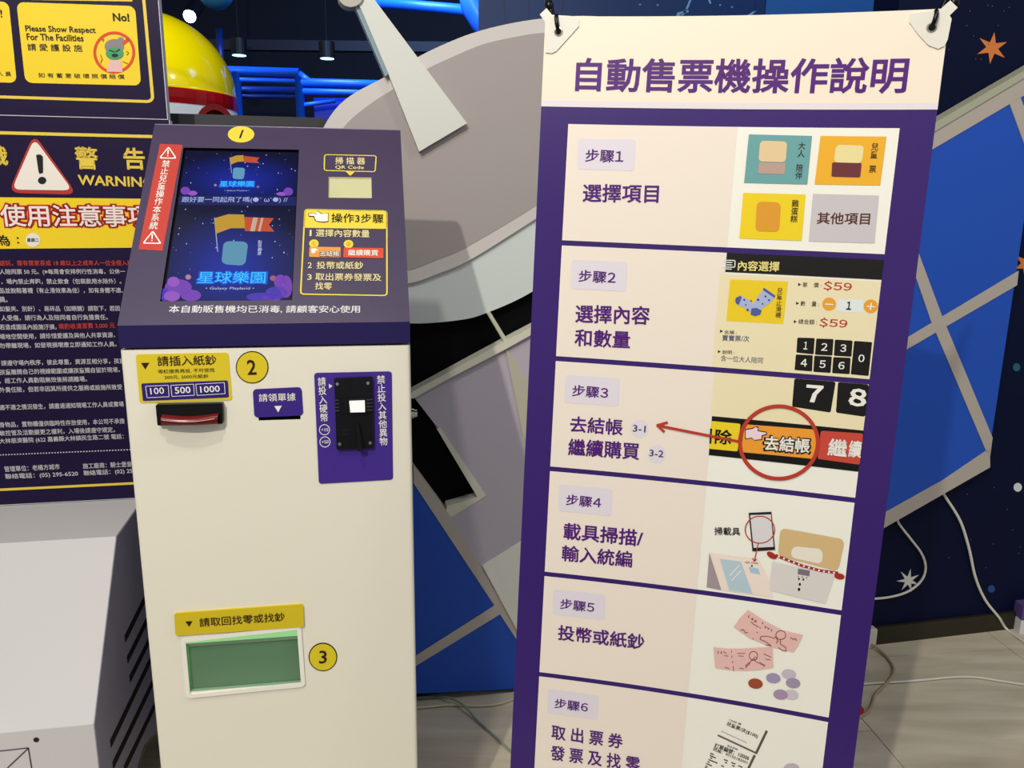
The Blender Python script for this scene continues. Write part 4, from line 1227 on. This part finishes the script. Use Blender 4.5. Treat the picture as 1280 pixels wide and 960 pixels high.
textpart(BN, [('去結帳', P3(505, 600), P3(808, 622), 18.6, .03), ('繼', P3(925, 634), P3(1053, 648), 22, .03), ('續', P3(1064, 646), (1075.6, 572.4), 21.5, .03)], wht, H6, r3)
hd3 = [(385, 465), (430, 458), (450, 446), (465, 450), (462, 472), (518, 482), (522, 490), (490, 500), (488, 525), (440, 530), (425, 515), (405, 518), (385, 520)]
poly(BN, 'pointing_hand', [P3(x + (-5 if x < 440 else 6), y + (-6 if y < 490 else 6)) for x, y in hd3], mat('#3a1430'), H5, r3)
poly(BN, 'pointing_hand', [P3(*q) for q in hd3], mat('#ecd3e0'), H6, r3)
ring(BN, 'red_circle', (973.4, 552.6), 51, 47.6, 4.8, cr_, H6 + .0003, r3, 56)
strokes(BN, 'red_arrow', [[(823, 531.6), (924, 551.6)]], 3.4, cr_, H6 + .0003, r3)
strokes(BN, 'red_arrow', [[(834, 527.6), (821.6, 531.2), (830, 539)]], 3.2, cr_, H6 + .0005, r3)
disc(BN, 'lilac_dot', (799.5, 535.6), 11.2, 11.6, tagc, H3, r3); disc(BN, 'lilac_dot', (821, 567.4), 11, 11.6, tagc, H3, r3)
textpart(BN, [('3-1', (790.9, 539.2), (806.8, 540.6), 8.6, .014), ('3-2', (811.5, 570), (829.2, 571.6), 8.6, .014)], mat('#3a2a5c'), H4, r3)
# row 4 picture
r4 = rows[3]
P4 = lambda x, y: (860 + x / 5.818, 600 + y / 5.818)
textpart(BN, [('掃載具', P4(192, 398), P4(380, 402), 10, .018)], dk, H4, r4)
poly(BN, 'printed_kiosk', [P4(*q) for q in ((155, 525), (243, 800), (135, 778))], mat('#a3939c'), H3, r4)
poly(BN, 'printed_kiosk', [P4(*q) for q in ((158, 527), (510, 570), (575, 690), (620, 852), (243, 800))], mat('#f0dfd4'), H3, r4)
poly(BN, 'printed_kiosk', [P4(*q) for q in ((230, 570), (385, 592), (470, 825), (300, 800))], mat('#b5cbd8'), H4, r4)
poly(BN, 'printed_kiosk', [P4(*q) for q in ((440, 628), (510, 640), (525, 685), (455, 672))], mat('#a9c6da'), H4, r4)
strokes(BN, 'printed_glint', [[P4(305, 690), P4(372, 618)], [P4(318, 728), P4(385, 655)]], 1.3, wht, H5, r4)
textpart(BN, [('QR Code', P4(415, 606), P4(508, 612), 3, .01)], dk, H4, r4)
strokes(BN, 'printed_mark', [[P4(460, 622), P4(468, 622)]], 2, dk, H4, r4)
poly(BN, 'printed_machine', [P4(*q) for q in ((612, 590), (1070, 690), (1000, 900), (585, 800))], mat('#ddd6d4'), H3, r4)
rq(BN, 'plain_patch', [P4(672, 345), P4(1140, 430), P4(1090, 662), P4(652, 545)], 7, mat('#d6b784'), H4, r4)
rq(BN, 'plain_patch', [P4(760, 478), P4(980, 500), P4(975, 610), P4(745, 560)], 6, mat('#ece4d8'), H4 + .0002, r4)
strokes(BN, 'red_strap', [[P4(640, 545), P4(700, 570), P4(830, 620), P4(960, 655), P4(1085, 672)]], 3.6, mat('#a82a20'), H5, r4)
for i in range(12):
    t = i / 11; x = 660 + 400 * t
    y = 552 + 118 * (1 - (1 - t) ** 1.5)
    disc(BN, 'strap_spot', P4(x, y), 1.3, 1.3, wht, H6, r4, 8)
disc(BN, 'red_glove', P4(608, 545), 7, 3.6, mat('#a82a20'), H5, r4, 16, rot=32); disc(BN, 'red_glove', P4(1100, 697), 6.6, 3.8, mat('#a82a20'), H5, r4, 16, rot=10)
poly(BN, 'printed_reader', [P4(*q) for q in ((800, 640), (885, 655), (880, 695), (797, 680))], mat('#7c707c'), H6, r4)
for x, y, r in ((806, 716, 1.2), (838, 720, 1.2), (812, 755, 1.5), (806, 792, 1.7), (802, 700, .7), (830, 702, .7), (862, 708, .7)):
    disc(BN, 'reader_key', P4(x, y), r, r * 1.2, dk, H5, r4, 8)
ph = poly(BN, 'printed_phone', [P4(*q) for q in ((440, 236), (606, 228), (633, 505), (468, 516))], mat('#23191c'), H5, r4)
poly(BN, 'phone_screen', [P4(*q) for q in ((452, 252), (602, 247), (622, 482), (476, 490))], mat('#dcd8dc'), H5 + .0002, r4)
ring(BN, 'red_circle', P4(522, 358), 19, 17.6, 1.4, cr_, H6, r4)
strokes(BN, 'red_arrow', [[P4(510, 458), P4(482, 582)], [P4(468, 566), P4(480, 588), P4(496, 572)]], 1.3, cr_, H6, r4)
# row 5 picture
r5 = rows[4]
P5 = lambda x, y: (840 + x / 4.364, 740 + y / 4.364)
pk = mat('#e6bcb6', 0.42)
poly(BN, 'printed_banknote', [P5(*q) for q in ((415, 95), (500, 152), (600, 205), (715, 232), (690, 290), (662, 328), (540, 300), (420, 250), (335, 190), (370, 140))], pk, H3, r5)
poly(BN, 'printed_banknote', [P5(*q) for q in ((225, 298), (300, 306), (380, 306), (470, 300), (548, 298), (553, 410), (480, 422), (400, 428), (310, 424), (235, 412))], pk, H4, r5)
rdk = mat('#8c2a2a', 0.45)
strokes(BN, 'note_drawing', [[P5(*q) for q in l] for l in ([(420, 125), (416, 137)], [(432, 160), (440, 170), (470, 188)], [(436, 140), (442, 145), (438, 150), (434, 146), (436, 140)], [(452, 150), (460, 156), (454, 162), (448, 156)], [(495, 162), (492, 172)],
    [(505, 182), (512, 188), (507, 194)], [(520, 190), (528, 197), (522, 203)], [(538, 200), (545, 206), (540, 212)], [(375, 205), (390, 203), (400, 220), (412, 218)], [(462, 215), (466, 220)], [(440, 250), (445, 254)], [(478, 190), (482, 195)],
    [(560, 250), (520, 238), (485, 240), (480, 255), (510, 268), (540, 290), (510, 285)], [(590, 258), (590, 280), (620, 300), (622, 320), (600, 315), (580, 300)], [(560, 240), (578, 262), (568, 276)], [(645, 245), (660, 256), (670, 250), (680, 262)],
    [(250, 320), (252, 334)], [(265, 322), (272, 328), (266, 333)], [(280, 322), (296, 332)], [(285, 345), (305, 346)], [(324, 318), (325, 326)], [(326, 345), (327, 352)], [(330, 375), (331, 384)], [(333, 402), (336, 428)],
    [(355, 332), (398, 332)], [(362, 345), (390, 347)], [(288, 408), (312, 414)], [(368, 412), (392, 416)], [(405, 410), (402, 396), (425, 380), (440, 362), (460, 378), (480, 388), (505, 402)], [(500, 335), (540, 352)], [(510, 362), (535, 368)], [(425, 385), (405, 405)], [(478, 380), (508, 398)])], .9, rdk, H5, r5)
ring(BN, 'note_drawing', P5(593, 232), 6.6, 6, .9, rdk, H5, r5, 22); ring(BN, 'note_drawing', P5(444, 345), 5.6, 6, .9, rdk, H5, r5, 22)
ring(BN, 'note_drawing', P5(454, 358), 2, 1.8, .7, rdk, H5, r5, 12)
for i, (x, y, c) in enumerate(((637, 447, '#c6bcca'), (660, 495, '#a294ae'), (552, 468, '#a294b8'), (650, 558, '#cfc4d0'), (592, 557, '#a892ae'), (455, 497, '#a04a32'))):
    disc(BN, 'printed_coin', P5(x, y), 9.2, 6.4, mat(c, 0.42), H3 + .0001 * i, r5, 24, rot=8)
# row 6 picture
r6 = rows[5]
rotl = mat('#2a2622', 0.45)
textpart(BN, [('12000 號', P5(310, 700), P5(375, 726), 2.8, .01), ('兒童票/次($100)', P5(293, 728), P5(463, 800), 6.4, .02), ('訂單編號：10006', P5(228, 846), P5(416, 918), 6.4, .02), ('統編：90102182001', P5(222, 862), P5(408, 938), 4.6, .008), ('商品明細', P5(300, 840), P5(356, 862), 2.4, .006)], rotl, H3, r6)
grb = mat('#5f524e', 0.45)
strokes(BN, 'receipt_edge', [[P5(252, 780), P5(458, 876)]], 2.2, grb, H3, r6)
strokes(BN, 'receipt_edge', [[P5(516, 757), P5(458, 878)], [P5(450, 890), P5(405, 985)]], 3, grb, H3, r6)
strokes(BN, 'receipt_text', [[P5(270 + 10 * i, 757 + 4.6 * i), P5(276 + 10 * i, 760 + 4.6 * i)] for i in range(14)], .7, rotl, H3, r6)
strokes(BN, 'receipt_text', [[P5(x, y), P5(x + w, y + w * .42)] for x, y, w in ((210, 878, 16), (208, 890, 30), (210, 902, 8), (285, 912, 18), (290, 928, 8), (325, 928, 20), (328, 944, 12), (362, 945, 20), (200, 912, 46), (195, 924, 8), (270, 945, 12), (188, 934, 28), (184, 948, 8), (180, 956, 30))], 1.5, rotl, H3, r6)
disc(BN, 'printed_coin', P5(652, 962), 10, 7, mat('#c4b4c4'), H3, r6)
# corner patches, grommets, hooks and the cross stand
pw = mat('#e2dfd6', 0.3); chrome = mat('#b0aea6', 0.2, 1.0); rub = mat('#08080a', 0.3)
cp1 = prism(BN, 'corner_patch', [(675, 18.6), (683.5, 10.6), (690.5, 19), (721, 21), (724, 25), (724, 33), (696, 64), (690, 67), (682, 66), (681.5, 27.5)], pw, .0014, .0026, ban)
cp2 = prism(BN, 'corner_patch', [(1137, 18), (1175, 12), (1187, 1), (1196.5, 10), (1186.5, 20), (1189, 24), (1184, 50), (1180, 58), (1172, 61.5), (1160, 57), (1146, 42), (1136, 28)], pw, .0014, .0026, ban)
for c, hk, pt_ in (((698.4, 40), (696, 22), cp1), ((1164, 35), (1169.5, 16), cp2)):
    q = BN.inv(c); cc_ = BN.pt(q[0], q[1], .0026)
    lathe('grommet', cc_, BN.N, [(0, .0074), (.0016, .0068), (.0018, .005), (0, .0044)], chrome, pt_, 24)
    lathe('grommet_hole', cc_, BN.N, [(.0002, .0046), (.0006, .0046)], mat('#030303'), pt_, 16)
    k2 = BN.inv(hk)
    tube('hook', [BN.pt(q[0], q[1] + .002, .001), BN.pt(q[0], q[1] - .002, .006), BN.pt((q[0] + k2[0]) / 2, (q[1] + k2[1]) / 2, .010), BN.pt(k2[0], k2[1], .006), BN.pt(k2[0], k2[1] - .003, -.006)], .0033, rub, ban, 10)


def rod_tip(px_, py_, back):
    q = BN.inv((px_, py_))
    return BN.pt(q[0], q[1], back)


tA, tB = rod_tip(686, 8, -.012), rod_tip(1192, 3, -.012)
mid = BN.pt(.3, .95, -.10)
qa = BN.inv((690, 20)); qb = BN.inv((1178, 14))
fA = Vector((0.10, 1.46 + .10, .02)); fB = Vector((0.62, 1.36 + .10, .02))
for tip, foot, qq in ((tA, fB, qa), (tB, fA, qb)):
    e0 = BN.pt(qq[0], qq[1], -.014)
    tube('rod', [tip, e0, mid + (foot - mid) * .0, foot], .0042, rub, ban, 8)
    lathe('rod_tip', tip, (tip - e0).normalized(), [(-.004, .004), (0, .0062), (.004, .0074), (.009, .006), (.012, .002)], rub, ban, 16)
tube('rear_leg', [mid, Vector((0.46, 1.95, .02))], .005, rub, ban, 8, 1)
box('hub', mid - Vector((.025, .012, .03)), X * .05, Y * .024, Z * .06, rub, ban, .004)
for tip_ in (fA, fB, Vector((0.46, 1.95, .02))):
    lathe('foot', Vector((tip_.x, tip_.y, 0.0)), Z, [(0, .012), (.012, .012), (.03, .006)], rub, ban, 14)

# ============================================================ CABLES AND SMALL THINGS
def fp(px_, py_, z=0.006):
    return hitp((px_, py_), Vector((0, 0, z)), Z)


def wp(px_, py_, h=0.008):
    q = WALL.inv((px_, py_)); return WALL.pt(q[0], q[1], h)


cw = mat('#d9d6cc', 0.45)
c1 = tube('cable', [wp(1119, 645), wp(1122, 654), wp(1136, 672), wp(1150, 691), wp(1155, 708), wp(1150, 724), wp(1135, 737), wp(1115, 744), wp(1090, 747), wp(1060, 745)], .0042, cw)
tag(c1, 'thin white cable curling over the white star on the navy wall', 'cable')
c2 = tube('cable', [wp(1174, 610), wp(1179, 619), wp(1198, 650), wp(1209, 684), wp(1217, 720), wp(1229, 748), wp(1243, 768, .02), fp(1258, 786), fp(1276, 799), fp(1310, 822)], .0048, cw)
tag(c2, 'white cable running down the navy wall and onto the floor near the dark baseboard', 'cable')
c3 = tube('cable', [fp(1050, 857), fp(1090, 854), fp(1140, 851), fp(1190, 846.5), fp(1220, 846.5), fp(1250, 851), fp(1290, 857)], .004, cw)
tag(c3, 'white cable lying straight across the floor tiles beside the banner', 'cable')
c4 = tube('cable', [fp(1074, 800, .02), fp(1090, 806, .015), fp(1106, 819), fp(1116, 833), fp(1116, 843, .019), fp(1108, 854, .019), fp(1094, 868), (fp(1090, 880)), fp(1084, 890), fp(1060, 905)], .0048, mat('#a99478', 0.5))
tag(c4, 'beige power cord looping out from behind the banner to its red plug', 'cable')
c5 = tube('cable', [fp(470, 880), fp(524, 872), fp(545, 871.5), fp(562, 872.5, .018), fp(580, 882, .018), fp(596, 900), fp(616, 918), fp(638, 938), fp(670, 965)], .0032, mat('#8fa39a', 0.4))
tag(c5, 'thin grey-green cable crossing the floor between kiosk and banner', 'cable')
c6 = tube('cable', [fp(480, 886), fp(528, 884), fp(560, 881), fp(600, 882), fp(626, 879), fp(645, 873), fp(700, 862)], .0042, mat('#c9c0ac', 0.45))
tag(c6, 'cream cable lying along the foot of the solar panel board', 'cable')
c7 = tube('cable', [fp(172, 975), fp(174, 955), fp(180, 935), fp(190, 920), fp(204, 908), fp(230, 895)], .005, mat('#b7b0a4', 0.45))
tag(c7, 'pale cable curving on the floor between the console and the kiosk', 'cable')
ad0 = hitp((1080, 812), Vector((0, 0, 0.0)), Z)
ad = box('power_adapter', ad0, UL * .048, NL * .03, Z * .072, mat('#cfcabc', 0.4), None, .004)
tag(ad, 'small white power adapter on the floor behind the banner edge', 'adapter')
rp = fp(1078, 891, 0.014)
rpl = box('red_plug', rp - X * .03 - Z * .0135, X * .036, Y * .05, Z * .026, mat('#c22a1a', 0.4), None, .004)
tag(rpl, 'small red plug on the floor half hidden by the banner', 'plug')
# purple cabinet edge at the far side
pcx = hitp((1274, 792), Vector((0, 0, 0)), Z)
pcb = empty('purple_cabinet', pcx + X * .1, 'purple cabinet with a white foot just showing beside the navy wall', 'cabinet')
box('body', pcx + Z * .055, X * .3, Y * .13, Z * .05, mat('#5b4a86', 0.4), pcb)
box('foot', pcx, X * .3, Y * .14, Z * .05, mat('#d9d9dc', 0.4), pcb)
